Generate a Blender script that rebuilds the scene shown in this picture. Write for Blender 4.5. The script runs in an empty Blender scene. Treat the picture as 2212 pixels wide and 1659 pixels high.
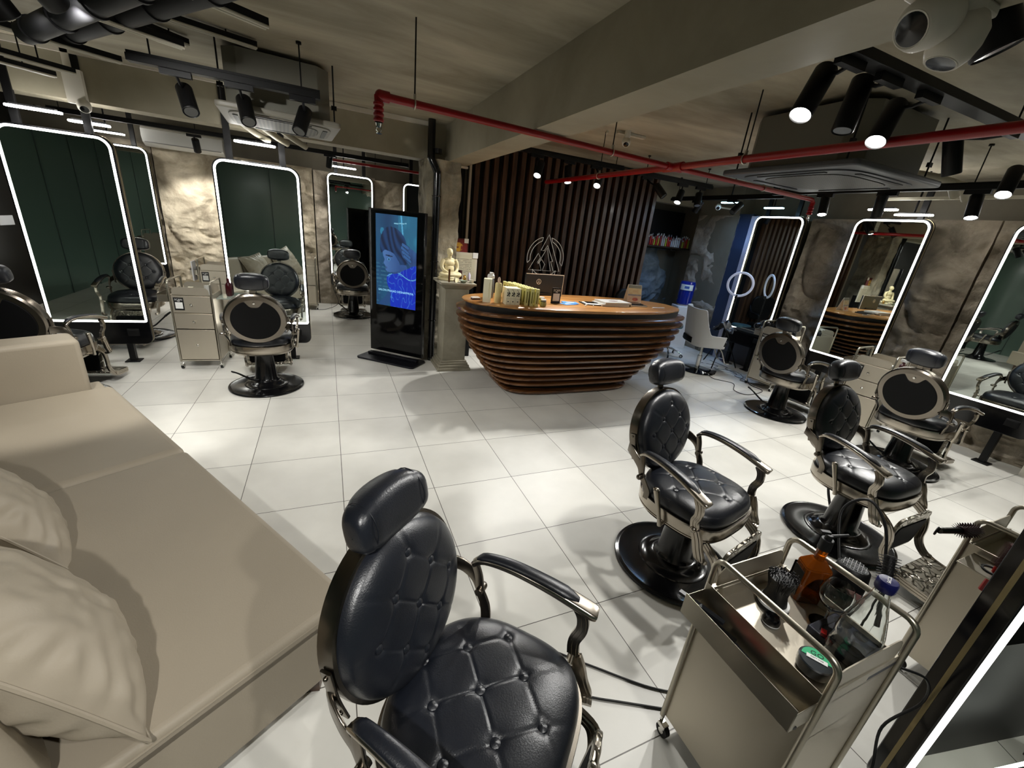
import bpy, bmesh, math, random
from mathutils import Vector, Matrix, noise
random.seed(7)
PI = math.pi
SC = bpy.context.scene
COL = SC.collection

# ---------------------------------------------------------------- camera
def cam_setup():
    yaw, pitch, roll = 0.435455, -0.358370, 0.111318
    f = Vector((math.sin(yaw)*math.cos(pitch), math.cos(yaw)*math.cos(pitch), math.sin(pitch)))
    r = Vector((math.cos(yaw), -math.sin(yaw), 0)); u = r.cross(f)
    c, s = math.cos(roll), math.sin(roll)
    R = c*r + s*u; U = c*u - s*r
    cd = bpy.data.cameras.new('camera'); cd.sensor_width = 36.0; cd.sensor_fit = 'HORIZONTAL'
    cd.lens = 890.583/2212*36.0; cd.clip_start = 0.02; cd.clip_end = 60
    co = bpy.data.objects.new('camera', cd); COL.objects.link(co)
    m = Matrix((( R.x, U.x, -f.x, -0.0201), (R.y, U.y, -f.y, -4.8481), (R.z, U.z, -f.z, 1.7840), (0, 0, 0, 1)))
    co.matrix_world = m
    SC.camera = co
cam_setup()

# ---------------------------------------------------------------- world, exposure
w = bpy.data.worlds.new('world'); SC.world = w; w.use_nodes = True
w.node_tree.nodes['Background'].inputs[0].default_value = (0.55, 0.6, 0.7, 1)
w.node_tree.nodes['Background'].inputs[1].default_value = 0.0
SC.view_settings.view_transform = 'Standard'; SC.view_settings.look = 'None'
SC.view_settings.gamma = 1.0; SC.view_settings.exposure = 0.62
SC.view_settings.use_curve_mapping = False
SC.cycles.max_bounces = 10; SC.cycles.diffuse_bounces = 5; SC.cycles.glossy_bounces = 6
SC.cycles.transmission_bounces = 8; SC.cycles.sample_clamp_indirect = 6.0
SC.cycles.use_denoising = True; SC.cycles.caustics_reflective = False; SC.cycles.caustics_refractive = False
SC.cycles.blur_glossy = 0.5

WARM = (1.0, 0.94, 0.82); NEUT = (1.0, 0.985, 0.945); BLUE = (0.20, 0.42, 1.0); CYAN = (0.45, 0.85, 1.0)
def spot_light(loc, aim, watts, deg=95, col=NEUT, blend=0.45, size=0.04):
    ld = bpy.data.lights.new('spot_light', 'SPOT'); ld.energy = watts; ld.color = col
    ld.spot_size = math.radians(deg); ld.spot_blend = blend; ld.shadow_soft_size = size
    o = bpy.data.objects.new('spot_light', ld); COL.objects.link(o); o.location = loc
    d = Vector(aim) - Vector(loc); o.rotation_euler = d.to_track_quat('-Z', 'Y').to_euler()
    return o
def area_light(loc, aim, watts, sx, sy, col=NEUT, spread=160, rz=None):
    ld = bpy.data.lights.new('area_light', 'AREA'); ld.energy = watts; ld.color = col
    ld.shape = 'RECTANGLE'; ld.size = sx; ld.size_y = sy; ld.spread = math.radians(spread)
    o = bpy.data.objects.new('area_light', ld); COL.objects.link(o); o.location = loc
    d = Vector(aim) - Vector(loc); o.rotation_euler = d.to_track_quat('-Z', 'Y').to_euler()
    if rz is not None: o.rotation_euler = (0, 0, rz)
    return o

# ---------------------------------------------------------------- the lamps' light (fixtures are built further down)
# name: lens point, direction, watts (0 = switched off), beam angle, body radius, body length
SPOTS = {
 'A': ((1.985,-3.311,2.40), (-0.50,-0.12,-0.86), 46, 95, .048, .24),
 'B': ((2.34,-3.29,2.40),  (-0.21,-0.05,-0.98), 0, 90, .048, .24),
 'C': ((2.63,-3.29,2.40),  (-0.53,-0.15,-0.83), 42, 90, .048, .24),
 'D': ((3.69,-3.19,2.40),  (0.31,-0.18,-0.93), 75, 100, .048, .24),
 'E': ((4.65,-3.12,2.40),  (-0.54,-0.17,-0.82), 70, 95, .048, .24),
 'near': ((1.71,-4.06,2.38), (0.30,-0.35,-0.85), 0, 90, .055, .22),
 'd1': ((2.31,0.11,2.40), (-0.40,-0.45,-0.86), 85, 110, .046, .20),
 'd2': ((2.82,0.26,2.40), (-0.04,-0.30,-0.95), 25, 80, .046, .20),
 'd3': ((3.16,0.11,2.40), (-0.45,-0.43,-0.75), 70, 105, .046, .20),
 'l1': ((-0.84,-0.90,2.30), (0.24,-0.57,-0.79), 0, 80, .05, .20),
 'l2': ((-0.50,-0.90,2.30), (0.17,-0.57,-0.80), 0, 80, .05, .20),
 'l3': ((-0.18,-0.86,2.30), (-0.27,-0.46,-0.84), 0, 80, .05, .20),
 'far': ((-1.69,3.24,2.35), (-0.05,0.62,-0.9), 95, 85, .046, .18),
 'f2': ((0.06,3.30,2.40), (-0.11,0.30,-0.85), 40, 80, .046, .18),
 'r1': ((5.0,-1.62,2.28), (-0.24,-0.26,-0.93), 10, 80, .046, .20),
 'r2': ((5.0,-2.15,2.27), (0.25,0.1,-0.93), 25, 80, .046, .20),
 'r3': ((5.0,-2.86,2.27), (-0.30,-0.23,-0.93), 25, 80, .046, .20),
 'b1': ((3.90,-0.31,2.36), (0.35,-0.60,-0.68), 0, 80, .046, .18),
 'b2': ((4.41,-0.01,2.35), (-0.42,-0.25,-0.87), 25, 80, .046, .18),
 'b3': ((4.77,-0.02,2.35), (-0.21,-0.31,-0.93), 0, 80, .046, .18),
 'b4': ((5.36,0.60,2.33), (-0.10,0.45,-0.91), 12, 80, .046, .18),
 'b5': ((5.35,-0.12,2.33), (-0.70,0.06,-0.71), 0, 80, .046, .18),
 'nearL': ((-1.33,-1.71,2.45), (0.30,0.45,-0.72), 42, 95, .055, .2),
 # added lamps out of view, brightening the sofa and the near chairs
 'p1': ((-0.55,-5.35,2.40), (-0.05,0.78,-0.95), 95, 60, .048, .24),
 'p2': ((0.75,-5.35,2.40), (-0.05,0.60,-0.85), 45, 85, .048, .24),
 'p3': ((-1.25,-2.75,2.40), (-0.28,0.78,-0.85), 95, 58, .048, .24),
 'm1': ((-1.0,-2.1,2.45), (0.45,1.15,-0.80), 60, 105, .048, .22),  # also added, to brighten the floor at the left
}
for _n, (_p, _d, _w, _deg, _r, _l) in SPOTS.items():
    if _w > 0:
        _v = Vector(_d).normalized(); _q = Vector(_p) + _v*0.012
        spot_light(_q, _q + _v, _w, _deg, BLUE if _n in ('b4',) else NEUT, 0.4, 0.035)
# slim linear lamps above each mirror: centre, length along x or y, watts, colour
LINEAR = [
 ((-2.25,0.52,2.31), 'x', .36, 44, NEUT), ((-2.0,0.80,2.29), 'x', .30, 24, NEUT), ((-0.64,0.52,2.31), 'x', .36, 48, NEUT),
 ((-2.85,3.72,2.47), 'x', .40, 34, NEUT), ((0.30,3.72,2.47), 'x', .40, 34, NEUT),
 ((5.92,-1.70,2.44), 'y', .30, 26, NEUT), ((6.05,-1.95,2.40), 'y', .36, 5, NEUT),
 ((5.95,-0.30,2.46), 'y', .30, 30, (0.36,0.58,1.0)), ((5.62,0.20,2.50), 'y', .30, 30, (0.34,0.56,1.0)),
 ((5.92,-3.15,2.44), 'y', .30, 26, NEUT),
]
for (_c, _ax, _L, _w, _col) in LINEAR:
    area_light((_c[0], _c[1], _c[2]-.012), (_c[0], _c[1], 0), _w, _L if _ax == 'x' else .03, .03 if _ax == 'x' else _L, _col, 170, rz=0)
# ---------------------------------------------------------------- mesh helpers
def V(*a): return Vector(a)
class MB:
    def __init__(s): s.v = []; s.f = []; s.m = []; s.M = Matrix.Identity(4); s.mi = 0
    def add(s, vs, fs, mi=None):
        o = len(s.v); M = s.M
        s.v.extend([tuple(M @ Vector(p)) for p in vs])
        s.f.extend([tuple(i+o for i in f) for f in fs]); s.m.extend([s.mi if mi is None else mi]*len(fs)); return s
    def box(s, c, d, rot=None, mi=None):
        x, y, z = d[0]/2, d[1]/2, d[2]/2
        R = rot if rot is not None else Matrix.Identity(3)
        vs = [Vector(c) + R @ Vector((a*x, b*y, e*z)) for a in (-1, 1) for b in (-1, 1) for e in (-1, 1)]
        return s.add(vs, [(0,1,3,2),(4,6,7,5),(0,4,5,1),(2,3,7,6),(0,2,6,4),(1,5,7,3)], mi)
    def lathe(s, prof, c=(0,0,0), seg=32, axis=None, mi=None, caps=True):
        R = Matrix.Identity(3)
        if axis is not None: R = Vector(axis).to_track_quat('Z', 'Y').to_matrix()
        vs = []; fs = []; n = len(prof)
        for i in range(seg):
            a = 2*PI*i/seg
            for (r, z) in prof: vs.append(Vector(c) + R @ Vector((r*math.cos(a), r*math.sin(a), z)))
        for i in range(seg):
            j = (i+1) % seg
            for k in range(n-1): fs.append((i*n+k, j*n+k, j*n+k+1, i*n+k+1))
        if caps and prof[0][0] > 1e-6: fs.append(tuple(reversed([i*n for i in range(seg)])))
        if caps and prof[-1][0] > 1e-6: fs.append(tuple(i*n+n-1 for i in range(seg)))
        return s.add(vs, fs, mi)
    def cyl(s, a, b, r, r2=None, seg=16, mi=None):
        a, b = Vector(a), Vector(b); L = (b-a).length
        return s.lathe([(r, 0), (r if r2 is None else r2, L)], a, seg, b-a, mi)
    def sph(s, c, r, seg=16, sc=(1,1,1), mi=None, rot=None):
        n = seg//2; vs = []; fs = []; R = rot if rot is not None else Matrix.Identity(3)
        for k in range(n+1):
            t = PI*k/n
            for i in range(seg):
                a = 2*PI*i/seg
                vs.append(Vector(c) + R @ Vector((r*sc[0]*math.sin(t)*math.cos(a), r*sc[1]*math.sin(t)*math.sin(a), r*sc[2]*math.cos(t))))
        for k in range(n):
            for i in range(seg):
                j = (i+1) % seg; fs.append((k*seg+i, (k+1)*seg+i, (k+1)*seg+j, k*seg+j))
        return s.add(vs, fs, mi)
    def sweep(s, path, sec, up=(0,0,1), closed=False, scale=None, mi=None, caps=True):
        P = [Vector(p) for p in path]; n = len(P); m = len(sec); vs = []; fs = []; u0 = Vector(up)
        for i, p in enumerate(P):
            if closed: t = (P[(i+1) % n]-P[i-1])
            else: t = P[min(i+1, n-1)]-P[max(i-1, 0)]
            t.normalize(); side = t.cross(u0)
            if side.length < 1e-4: side = t.cross(Vector((1, 0.01, 0)))
            side.normalize(); uu = side.cross(t)
            k = 1 if scale is None else scale[i]
            for (a, b) in sec: vs.append(p + side*a*k + uu*b*k)
        for i in range(n if closed else n-1):
            j = (i+1) % n
            for q in range(m): fs.append((i*m+q, i*m+(q+1) % m, j*m+(q+1) % m, j*m+q))
        if not closed and caps: fs.append(tuple(reversed(range(m)))); fs.append(tuple((n-1)*m+q for q in range(m)))
        return s.add(vs, fs, mi)
    def tube(s, path, r, seg=10, closed=False, mi=None, scale=None):
        sec = [(r*math.cos(2*PI*i/seg), r*math.sin(2*PI*i/seg)) for i in range(seg)]
        P = [Vector(p) for p in path]; n = len(P); vs = []; fs = []
        T = []
        for i in range(n):
            t = (P[(i+1) % n]-P[i-1]) if closed else P[min(i+1, n-1)]-P[max(i-1, 0)]
            T.append(t.normalized())
        nrm = T[0].orthogonal().normalized()
        for i in range(n):
            nrm = (nrm - T[i]*nrm.dot(T[i])).normalized(); bn = T[i].cross(nrm)
            k = 1 if scale is None else scale[i]
            for a, b in sec: vs.append(P[i] + nrm*a*k + bn*b*k)
        for i in range(n if closed else n-1):
            j = (i+1) % n
            for q in range(seg): fs.append((i*seg+q, i*seg+(q+1) % seg, j*seg+(q+1) % seg, j*seg+q))
        if not closed: fs.append(tuple(reversed(range(seg)))); fs.append(tuple((n-1)*seg+q for q in range(seg)))
        return s.add(vs, fs, mi)
    def prism(s, out, z0, z1, mi=None, top_scale=1.0):
        n = len(out); cx = sum(p[0] for p in out)/n; cy = sum(p[1] for p in out)/n
        vs = [(x, y, z0) for x, y in out] + [(cx+(x-cx)*top_scale, cy+(y-cy)*top_scale, z1) for x, y in out]
        fs = [tuple(reversed(range(n))), tuple(range(n, 2*n))] + [(i, (i+1) % n, n+(i+1) % n, n+i) for i in range(n)]
        return s.add(vs, fs, mi)
    def ring(s, outer, inner, z0, z1, mi=None):
        n = len(outer)
        vs = [(x, y, z0) for x, y in outer]+[(x, y, z1) for x, y in outer]+[(x, y, z0) for x, y in inner]+[(x, y, z1) for x, y in inner]
        fs = []
        for i in range(n):
            j = (i+1) % n
            fs += [(i, j, n+j, n+i), (2*n+j, 2*n+i, 3*n+i, 3*n+j), (n+i, n+j, 3*n+j, 3*n+i), (j, i, 2*n+i, 2*n+j)]
        return s.add(vs, fs, mi)
    def poly(s, pts, mi=None): return s.add(pts, [tuple(range(len(pts)))], mi)
    def grid(s, fn, nu, nv, mi=None, wrap=False):
        vs = [fn(i/nu, j/nv) for i in range(nu+1) for j in range(nv+1)]
        fs = [(i*(nv+1)+j, (i+1)*(nv+1)+j, (i+1)*(nv+1)+j+1, i*(nv+1)+j+1) for i in range(nu) for j in range(nv)]
        return s.add(vs, fs, mi)
    def build(s, name, mat, parent=None, bevel=0, subd=0, ang=35, seg=2, remesh=0, loc=None):
        me = bpy.data.meshes.new(name); me.from_pydata(s.v, [], s.f); me.update()
        mats = mat if isinstance(mat, (list, tuple)) else [mat]
        for m in mats: me.materials.append(m)
        for p, i in zip(me.polygons, s.m): p.material_index = i; p.use_smooth = True
        if not subd and not remesh:
            me.set_sharp_from_angle(angle=math.radians(ang))
        o = bpy.data.objects.new(name, me); COL.objects.link(o)
        if parent is not None: o.parent = parent
        if loc is not None: o.location = loc
        if remesh:
            r = o.modifiers.new('remesh', 'REMESH'); r.mode = 'VOXEL'; r.voxel_size = remesh; r.use_smooth_shade = True
            q = o.modifiers.new('smooth', 'SMOOTH'); q.factor = .6; q.iterations = 6
        if bevel:
            b = o.modifiers.new('bevel', 'BEVEL'); b.width = bevel; b.segments = seg; b.limit_method = 'ANGLE'; b.angle_limit = math.radians(40); b.harden_normals = False
        if subd:
            q = o.modifiers.new('subd', 'SUBSURF'); q.levels = subd; q.render_levels = subd
        return o
def tag(o, label=None, cat=None, group=None, kind=None):
    if label: o['label'] = label
    if cat: o['category'] = cat
    if group: o['group'] = group
    if kind: o['kind'] = kind
    return o
def empty(name, loc=(0,0,0), rz=0, label=None, cat=None, group=None):
    o = bpy.data.objects.new(name, None); COL.objects.link(o); o.location = loc; o.rotation_euler = (0, 0, rz); o.empty_display_size = .1
    return tag(o, label, cat, group)
def kids(o): return [c for c in COL.objects if c.parent == o]
def copy_tree(o, parent=None):
    c = o.copy(); COL.objects.link(c)
    if parent is not None: c.parent = parent
    for ch in kids(o): copy_tree(ch, c)
    return c
def place(o, loc, rz=0, label=None, group=None, cat=None):
    o.location = loc; o.rotation_euler = (0, 0, rz); return tag(o, label, cat, group)
def cat(pts, n=6, closed=False):
    P = [Vector(p) for p in pts]; out = []; N = len(P)
    rng = range(N) if closed else range(N-1)
    for i in rng:
        p0 = P[(i-1) % N] if closed or i > 0 else P[0]; p1 = P[i]; p2 = P[(i+1) % N]
        p3 = P[(i+2) % N] if closed or i+2 < N else P[-1]
        for k in range(n):
            t = k/n
            out.append(0.5*((2*p1)+(-p0+p2)*t+(2*p0-5*p1+4*p2-p3)*t*t+(-p0+3*p1-3*p2+p3)*t**3))
    if not closed: out.append(P[-1])
    return out
def rrect(w, h, r, n=6, cx=0, cy=0):
    r = min(r, w/2-1e-4, h/2-1e-4); out = []
    for (sx, sy, a0) in ((1, 1, 0), (-1, 1, 90), (-1, -1, 180), (1, -1, 270)):
        for k in range(n+1):
            a = math.radians(a0+90*k/n)
            out.append((cx+sx*(w/2-r)+r*math.cos(a), cy+sy*(h/2-r)+r*math.sin(a)))
    return out
def sec_rect(w, h, r=0.3, n=3):
    return rrect(w, h, min(w, h)*r, n)
def superell(a, b, e, n=64, cx=0, cy=0):
    out = []
    for i in range(n):
        t = 2*PI*i/n; c, s = math.cos(t), math.sin(t)
        out.append((cx+a*math.copysign(abs(c)**(2/e), c), cy+b*math.copysign(abs(s)**(2/e), s)))
    return out
def text(body, size, mat, parent, M, ext=.0008, name='lettering', align='CENTER'):
    cu = bpy.data.curves.new('t', 'FONT'); cu.body = body; cu.size = size; cu.extrude = ext; cu.align_x = align; cu.align_y = 'CENTER'; cu.resolution_u = 2
    t = bpy.data.objects.new('t', cu); COL.objects.link(t)
    dg = bpy.context.evaluated_depsgraph_get(); me = bpy.data.meshes.new_from_object(t.evaluated_get(dg))
    bpy.data.objects.remove(t); me.name = name; me.materials.clear(); me.materials.append(mat)
    me.transform(M)
    o = bpy.data.objects.new(name, me); COL.objects.link(o)
    if parent is not None: o.parent = parent
    return o
def frame_mat(o, xdir, ydir):
    x = Vector(xdir).normalized(); y = Vector(ydir).normalized(); z = x.cross(y)
    return Matrix(((x.x, y.x, z.x, o[0]), (x.y, y.y, z.y, o[1]), (x.z, y.z, z.z, o[2]), (0, 0, 0, 1)))

# ---------------------------------------------------------------- materials
def lin(c): return tuple(((x/255)/12.92 if x/255 <= .04045 else ((x/255+.055)/1.055)**2.4) for x in c)
def mat(name, col=(128,128,128), rough=.5, metal=0, spec=.5, noise_amt=0, noise_scale=8, bump=0, bump_scale=40, col2=None, trans=0, ior=1.45, emit=None, estr=0, coat=0, detail=4, stretch=None, alpha=1, rough_var=0):
    m = bpy.data.materials.new(name); m.use_nodes = True; nt = m.node_tree; b = nt.nodes['Principled BSDF']
    c = lin(col); b.inputs['Base Color'].default_value = (*c, 1); b.inputs['Roughness'].default_value = rough
    b.inputs['Metallic'].default_value = metal; b.inputs['IOR'].default_value = ior
    b.inputs['Specular IOR Level'].default_value = spec
    if trans: b.inputs['Transmission Weight'].default_value = trans
    if coat: b.inputs['Coat Weight'].default_value = coat; b.inputs['Coat Roughness'].default_value = .08
    if alpha < 1: b.inputs['Alpha'].default_value = alpha
    if emit is not None: b.inputs['Emission Color'].default_value = (*emit, 1); b.inputs['Emission Strength'].default_value = estr
    if noise_amt or bump or rough_var:
        tc = nt.nodes.new('ShaderNodeTexCoord'); mp = nt.nodes.new('ShaderNodeMapping'); nt.links.new(tc.outputs['Object'], mp.inputs[0])
        if stretch: mp.inputs['Scale'].default_value = stretch
    if noise_amt or rough_var:
        n = nt.nodes.new('ShaderNodeTexNoise'); n.inputs['Scale'].default_value = noise_scale; n.inputs['Detail'].default_value = detail; nt.links.new(mp.outputs[0], n.inputs['Vector'])
    if noise_amt:
        r = nt.nodes.new('ShaderNodeValToRGB'); r.color_ramp.elements[0].position = .5-.22; r.color_ramp.elements[1].position = .5+.22
        c2 = lin(col2) if col2 else tuple(x*(1-noise_amt) for x in c)
        r.color_ramp.elements[0].color = (*c2, 1); r.color_ramp.elements[1].color = (*c, 1)
        nt.links.new(n.outputs['Fac'], r.inputs[0]); nt.links.new(r.outputs[0], b.inputs['Base Color'])
    if rough_var:
        mr = nt.nodes.new('ShaderNodeMapRange'); mr.inputs[3].default_value = max(0, rough-rough_var); mr.inputs[4].default_value = min(1, rough+rough_var)
        nt.links.new(n.outputs['Fac'], mr.inputs[0]); nt.links.new(mr.outputs[0], b.inputs['Roughness'])
    if bump:
        n2 = nt.nodes.new('ShaderNodeTexNoise'); n2.inputs['Scale'].default_value = bump_scale; n2.inputs['Detail'].default_value = 6; nt.links.new(mp.outputs[0], n2.inputs['Vector'])
        bp = nt.nodes.new('ShaderNodeBump'); bp.inputs['Strength'].default_value = bump; bp.inputs['Distance'].default_value = .01
        nt.links.new(n2.outputs['Fac'], bp.inputs['Height']); nt.links.new(bp.outputs[0], b.inputs['Normal'])
    return m
def emis(name, col, s):
    return mat(name, (0,0,0), .5, emit=col, estr=s)
def vcol_mat(name, emission=0, rough=.5):
    m = bpy.data.materials.new(name); m.use_nodes = True; nt = m.node_tree; b = nt.nodes['Principled BSDF']
    a = nt.nodes.new('ShaderNodeVertexColor'); a.layer_name = 'Col'; b.inputs['Roughness'].default_value = rough
    if emission:
        b.inputs['Base Color'].default_value = (.004,.004,.004,1); nt.links.new(a.outputs[0], b.inputs['Emission Color']); b.inputs['Emission Strength'].default_value = emission
    else: nt.links.new(a.outputs[0], b.inputs['Base Color'])
    return m
def floor_mat():
    m = bpy.data.materials.new('floor_tiles'); m.use_nodes = True; nt = m.node_tree; b = nt.nodes['Principled BSDF']; N = nt.nodes.new; L = nt.links.new
    g = N('ShaderNodeNewGeometry'); sp = N('ShaderNodeSeparateXYZ'); L(g.outputs['Position'], sp.inputs[0])
    ds = []
    for ax in (0, 1):
        d = N('ShaderNodeMath'); d.operation = 'DIVIDE'; d.inputs[1].default_value = .6; L(sp.outputs[ax], d.inputs[0])
        f = N('ShaderNodeMath'); f.operation = 'ADD'; f.inputs[1].default_value = .5; L(d.outputs[0], f.inputs[0])
        fr = N('ShaderNodeMath'); fr.operation = 'FRACT'; L(f.outputs[0], fr.inputs[0])
        s_ = N('ShaderNodeMath'); s_.operation = 'SUBTRACT'; s_.inputs[1].default_value = .5; L(fr.outputs[0], s_.inputs[0])
        a_ = N('ShaderNodeMath'); a_.operation = 'ABSOLUTE'; L(s_.outputs[0], a_.inputs[0]); ds.append((a_, d))
    mn = N('ShaderNodeMath'); mn.operation = 'MINIMUM'; L(ds[0][0].outputs[0], mn.inputs[0]); L(ds[1][0].outputs[0], mn.inputs[1])
    mr = N('ShaderNodeMapRange'); mr.inputs[1].default_value = .0022; mr.inputs[2].default_value = .0042; L(mn.outputs[0], mr.inputs[0])
    # per tile tone
    fl = []
    for a_, d in ds:
        q = N('ShaderNodeMath'); q.operation = 'FLOOR'; L(d.outputs[0], q.inputs[0]); fl.append(q)
    cb = N('ShaderNodeCombineXYZ'); L(fl[0].outputs[0], cb.inputs[0]); L(fl[1].outputs[0], cb.inputs[1])
    wn = N('ShaderNodeTexWhiteNoise'); wn.noise_dimensions = '3D'; L(cb.outputs[0], wn.inputs['Vector'])
    nz = N('ShaderNodeTexNoise'); nz.inputs['Scale'].default_value = 2.2; nz.inputs['Detail'].default_value = 5; L(g.outputs['Position'], nz.inputs['Vector'])
    nf = N('ShaderNodeTexNoise'); nf.inputs['Scale'].default_value = 130; nf.inputs['Detail'].default_value = 2; L(g.outputs['Position'], nf.inputs['Vector'])
    ad = N('ShaderNodeMath'); ad.operation = 'MULTIPLY_ADD'; ad.inputs[1].default_value = .25; L(wn.outputs['Value'], ad.inputs[0]); L(nz.outputs['Fac'], ad.inputs[2])
    rp = N('ShaderNodeValToRGB'); rp.color_ramp.elements[0].position = .3; rp.color_ramp.elements[1].position = .85
    rp.color_ramp.elements[0].color = (*lin((196,194,186)), 1); rp.color_ramp.elements[1].color = (*lin((221,219,211)), 1); L(ad.outputs[0], rp.inputs[0])
    mx = N('ShaderNodeMix'); mx.data_type = 'RGBA'; L(mr.outputs[0], mx.inputs[0]); mx.inputs[6].default_value = (*lin((62,56,48)), 1); L(rp.outputs[0], mx.inputs[7]); L(mx.outputs[2], b.inputs['Base Color'])
    rr = N('ShaderNodeMapRange'); rr.inputs[3].default_value = .30; rr.inputs[4].default_value = .46; L(nz.outputs['Fac'], rr.inputs[0]); L(rr.outputs[0], b.inputs['Roughness'])
    ml = N('ShaderNodeMath'); ml.operation = 'MULTIPLY_ADD'; ml.inputs[1].default_value = .06; L(nf.outputs['Fac'], ml.inputs[0]); L(mr.outputs[0], ml.inputs[2])
    bp = N('ShaderNodeBump'); bp.inputs['Strength'].default_value = .35; bp.inputs['Distance'].default_value = .003; L(ml.outputs[0], bp.inputs['Height']); L(bp.outputs[0], b.inputs['Normal'])
    return m
def wood_mat(name, c1, c2, rough=.3, stretch=(1,1,1), scale=6, coat=0, bump=.05):
    m = bpy.data.materials.new(name); m.use_nodes = True; nt = m.node_tree; b = nt.nodes['Principled BSDF']; N = nt.nodes.new; L = nt.links.new
    tc = N('ShaderNodeTexCoord'); mp = N('ShaderNodeMapping'); mp.inputs['Scale'].default_value = stretch; L(tc.outputs['Object'], mp.inputs[0])
    n = N('ShaderNodeTexNoise'); n.inputs['Scale'].default_value = scale; n.inputs['Detail'].default_value = 8; n.inputs['Distortion'].default_value = .6; L(mp.outputs[0], n.inputs['Vector'])
    r = N('ShaderNodeValToRGB'); r.color_ramp.elements[0].position = .35; r.color_ramp.elements[1].position = .68
    r.color_ramp.elements[0].color = (*lin(c2), 1); r.color_ramp.elements[1].color = (*lin(c1), 1); L(n.outputs['Fac'], r.inputs[0]); L(r.outputs[0], b.inputs['Base Color'])
    b.inputs['Roughness'].default_value = rough
    if coat: b.inputs['Coat Weight'].default_value = coat; b.inputs['Coat Roughness'].default_value = .1
    bp = N('ShaderNodeBump'); bp.inputs['Strength'].default_value = bump; bp.inputs['Distance'].default_value = .004; L(n.outputs['Fac'], bp.inputs['Height']); L(bp.outputs[0], b.inputs['Normal'])
    return m
def rock_mat(name, c1, c2, rough=.8):
    m = bpy.data.materials.new(name); m.use_nodes = True; nt = m.node_tree; b = nt.nodes['Principled BSDF']; N = nt.nodes.new; L = nt.links.new
    g = N('ShaderNodeNewGeometry')
    n = N('ShaderNodeTexNoise'); n.inputs['Scale'].default_value = 2.6; n.inputs['Detail'].default_value = 9; n.inputs['Roughness'].default_value = .62; n.inputs['Distortion'].default_value = .5; L(g.outputs['Position'], n.inputs['Vector'])
    r = N('ShaderNodeValToRGB'); r.color_ramp.elements[0].position = .36; r.color_ramp.elements[1].position = .66
    r.color_ramp.elements[0].color = (*lin(c2), 1); r.color_ramp.elements[1].color = (*lin(c1), 1); L(n.outputs['Fac'], r.inputs[0]); L(r.outputs[0], b.inputs['Base Color'])
    b.inputs['Roughness'].default_value = rough
    mp = N('ShaderNodeMapping'); mp.inputs['Scale'].default_value = (1.0, 1.0, 1.9); mp.inputs['Rotation'].default_value = (.35, .35, 0); L(g.outputs['Position'], mp.inputs[0])
    n2 = N('ShaderNodeTexNoise'); n2.noise_type = 'RIDGED_MULTIFRACTAL'; n2.inputs['Scale'].default_value = 3.2; n2.inputs['Detail'].default_value = 9; n2.inputs['Roughness'].default_value = .55; n2.inputs['Distortion'].default_value = .5; L(mp.outputs[0], n2.inputs['Vector'])
    n3 = N('ShaderNodeTexNoise'); n3.inputs['Scale'].default_value = 30; n3.inputs['Detail'].default_value = 8; L(g.outputs['Position'], n3.inputs['Vector'])
    ma = N('ShaderNodeMath'); ma.operation = 'MULTIPLY_ADD'; ma.inputs[1].default_value = .25; L(n3.outputs['Fac'], ma.inputs[0]); L(n2.outputs['Fac'], ma.inputs[2])
    bp = N('ShaderNodeBump'); bp.inputs['Strength'].default_value = 1.0; bp.inputs['Distance'].default_value = .035; L(ma.outputs[0], bp.inputs['Height']); L(bp.outputs[0], b.inputs['Normal'])
    return m
def concrete_mat(name, c1, c2, streak=(1,1,1), rough=.75, bump=.15):
    m = bpy.data.materials.new(name); m.use_nodes = True; nt = m.node_tree; b = nt.nodes['Principled BSDF']; N = nt.nodes.new; L = nt.links.new
    g = N('ShaderNodeNewGeometry'); mp = N('ShaderNodeMapping'); mp.inputs['Scale'].default_value = streak; L(g.outputs['Position'], mp.inputs[0])
    n = N('ShaderNodeTexNoise'); n.inputs['Scale'].default_value = 1.6; n.inputs['Detail'].default_value = 8; n.inputs['Roughness'].default_value = .6; n.inputs['Distortion'].default_value = .35; L(mp.outputs[0], n.inputs['Vector'])
    r = N('ShaderNodeValToRGB'); r.color_ramp.elements[0].position = .33; r.color_ramp.elements[1].position = .7
    r.color_ramp.elements[0].color = (*lin(c2), 1); r.color_ramp.elements[1].color = (*lin(c1), 1); L(n.outputs['Fac'], r.inputs[0]); L(r.outputs[0], b.inputs['Base Color'])
    b.inputs['Roughness'].default_value = rough
    bp = N('ShaderNodeBump'); bp.inputs['Strength'].default_value = bump; bp.inputs['Distance'].default_value = .02; L(n.outputs['Fac'], bp.inputs['Height']); L(bp.outputs[0], b.inputs['Normal'])
    return m
LEATHER = mat('black_leather', (20,23,30), .33, spec=.75, bump=.10, bump_scale=260, noise_amt=.25, noise_scale=14)
LEATHER_DK = mat('black_vinyl_panel', (4,4,5), .75, spec=.25)
GUN = mat('gunmetal_nickel', (172,164,152), .22, metal=1, rough_var=.07, noise_scale=6)
GUN_DK = mat('dark_nickel', (120,113,104), .25, metal=1, rough_var=.06, noise_scale=8)
CHROME = mat('chrome', (215,213,208), .10, metal=1)
STEEL = mat('brushed_steel', (176,170,156), .33, metal=1, rough_var=.05, noise_scale=5)
STEELP = mat('satin_steel_panel', (196,188,172), .42, metal=.85, rough_var=.04, noise_scale=3)
BLKGL = mat('black_gloss', (9,9,11), .16, spec=.6)
BLK = mat('black_matt', (12,12,13), .5)
BLKM = mat('black_powder_coat', (9,9,10), .48, spec=.3)
RUBBER = mat('black_rubber', (14,14,14), .7)
MIRROR = mat('mirror_glass', (214,222,218), .012, metal=1)
LEDW = emis('led_white', (1.0, .985, .90), 8.0)
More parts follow.
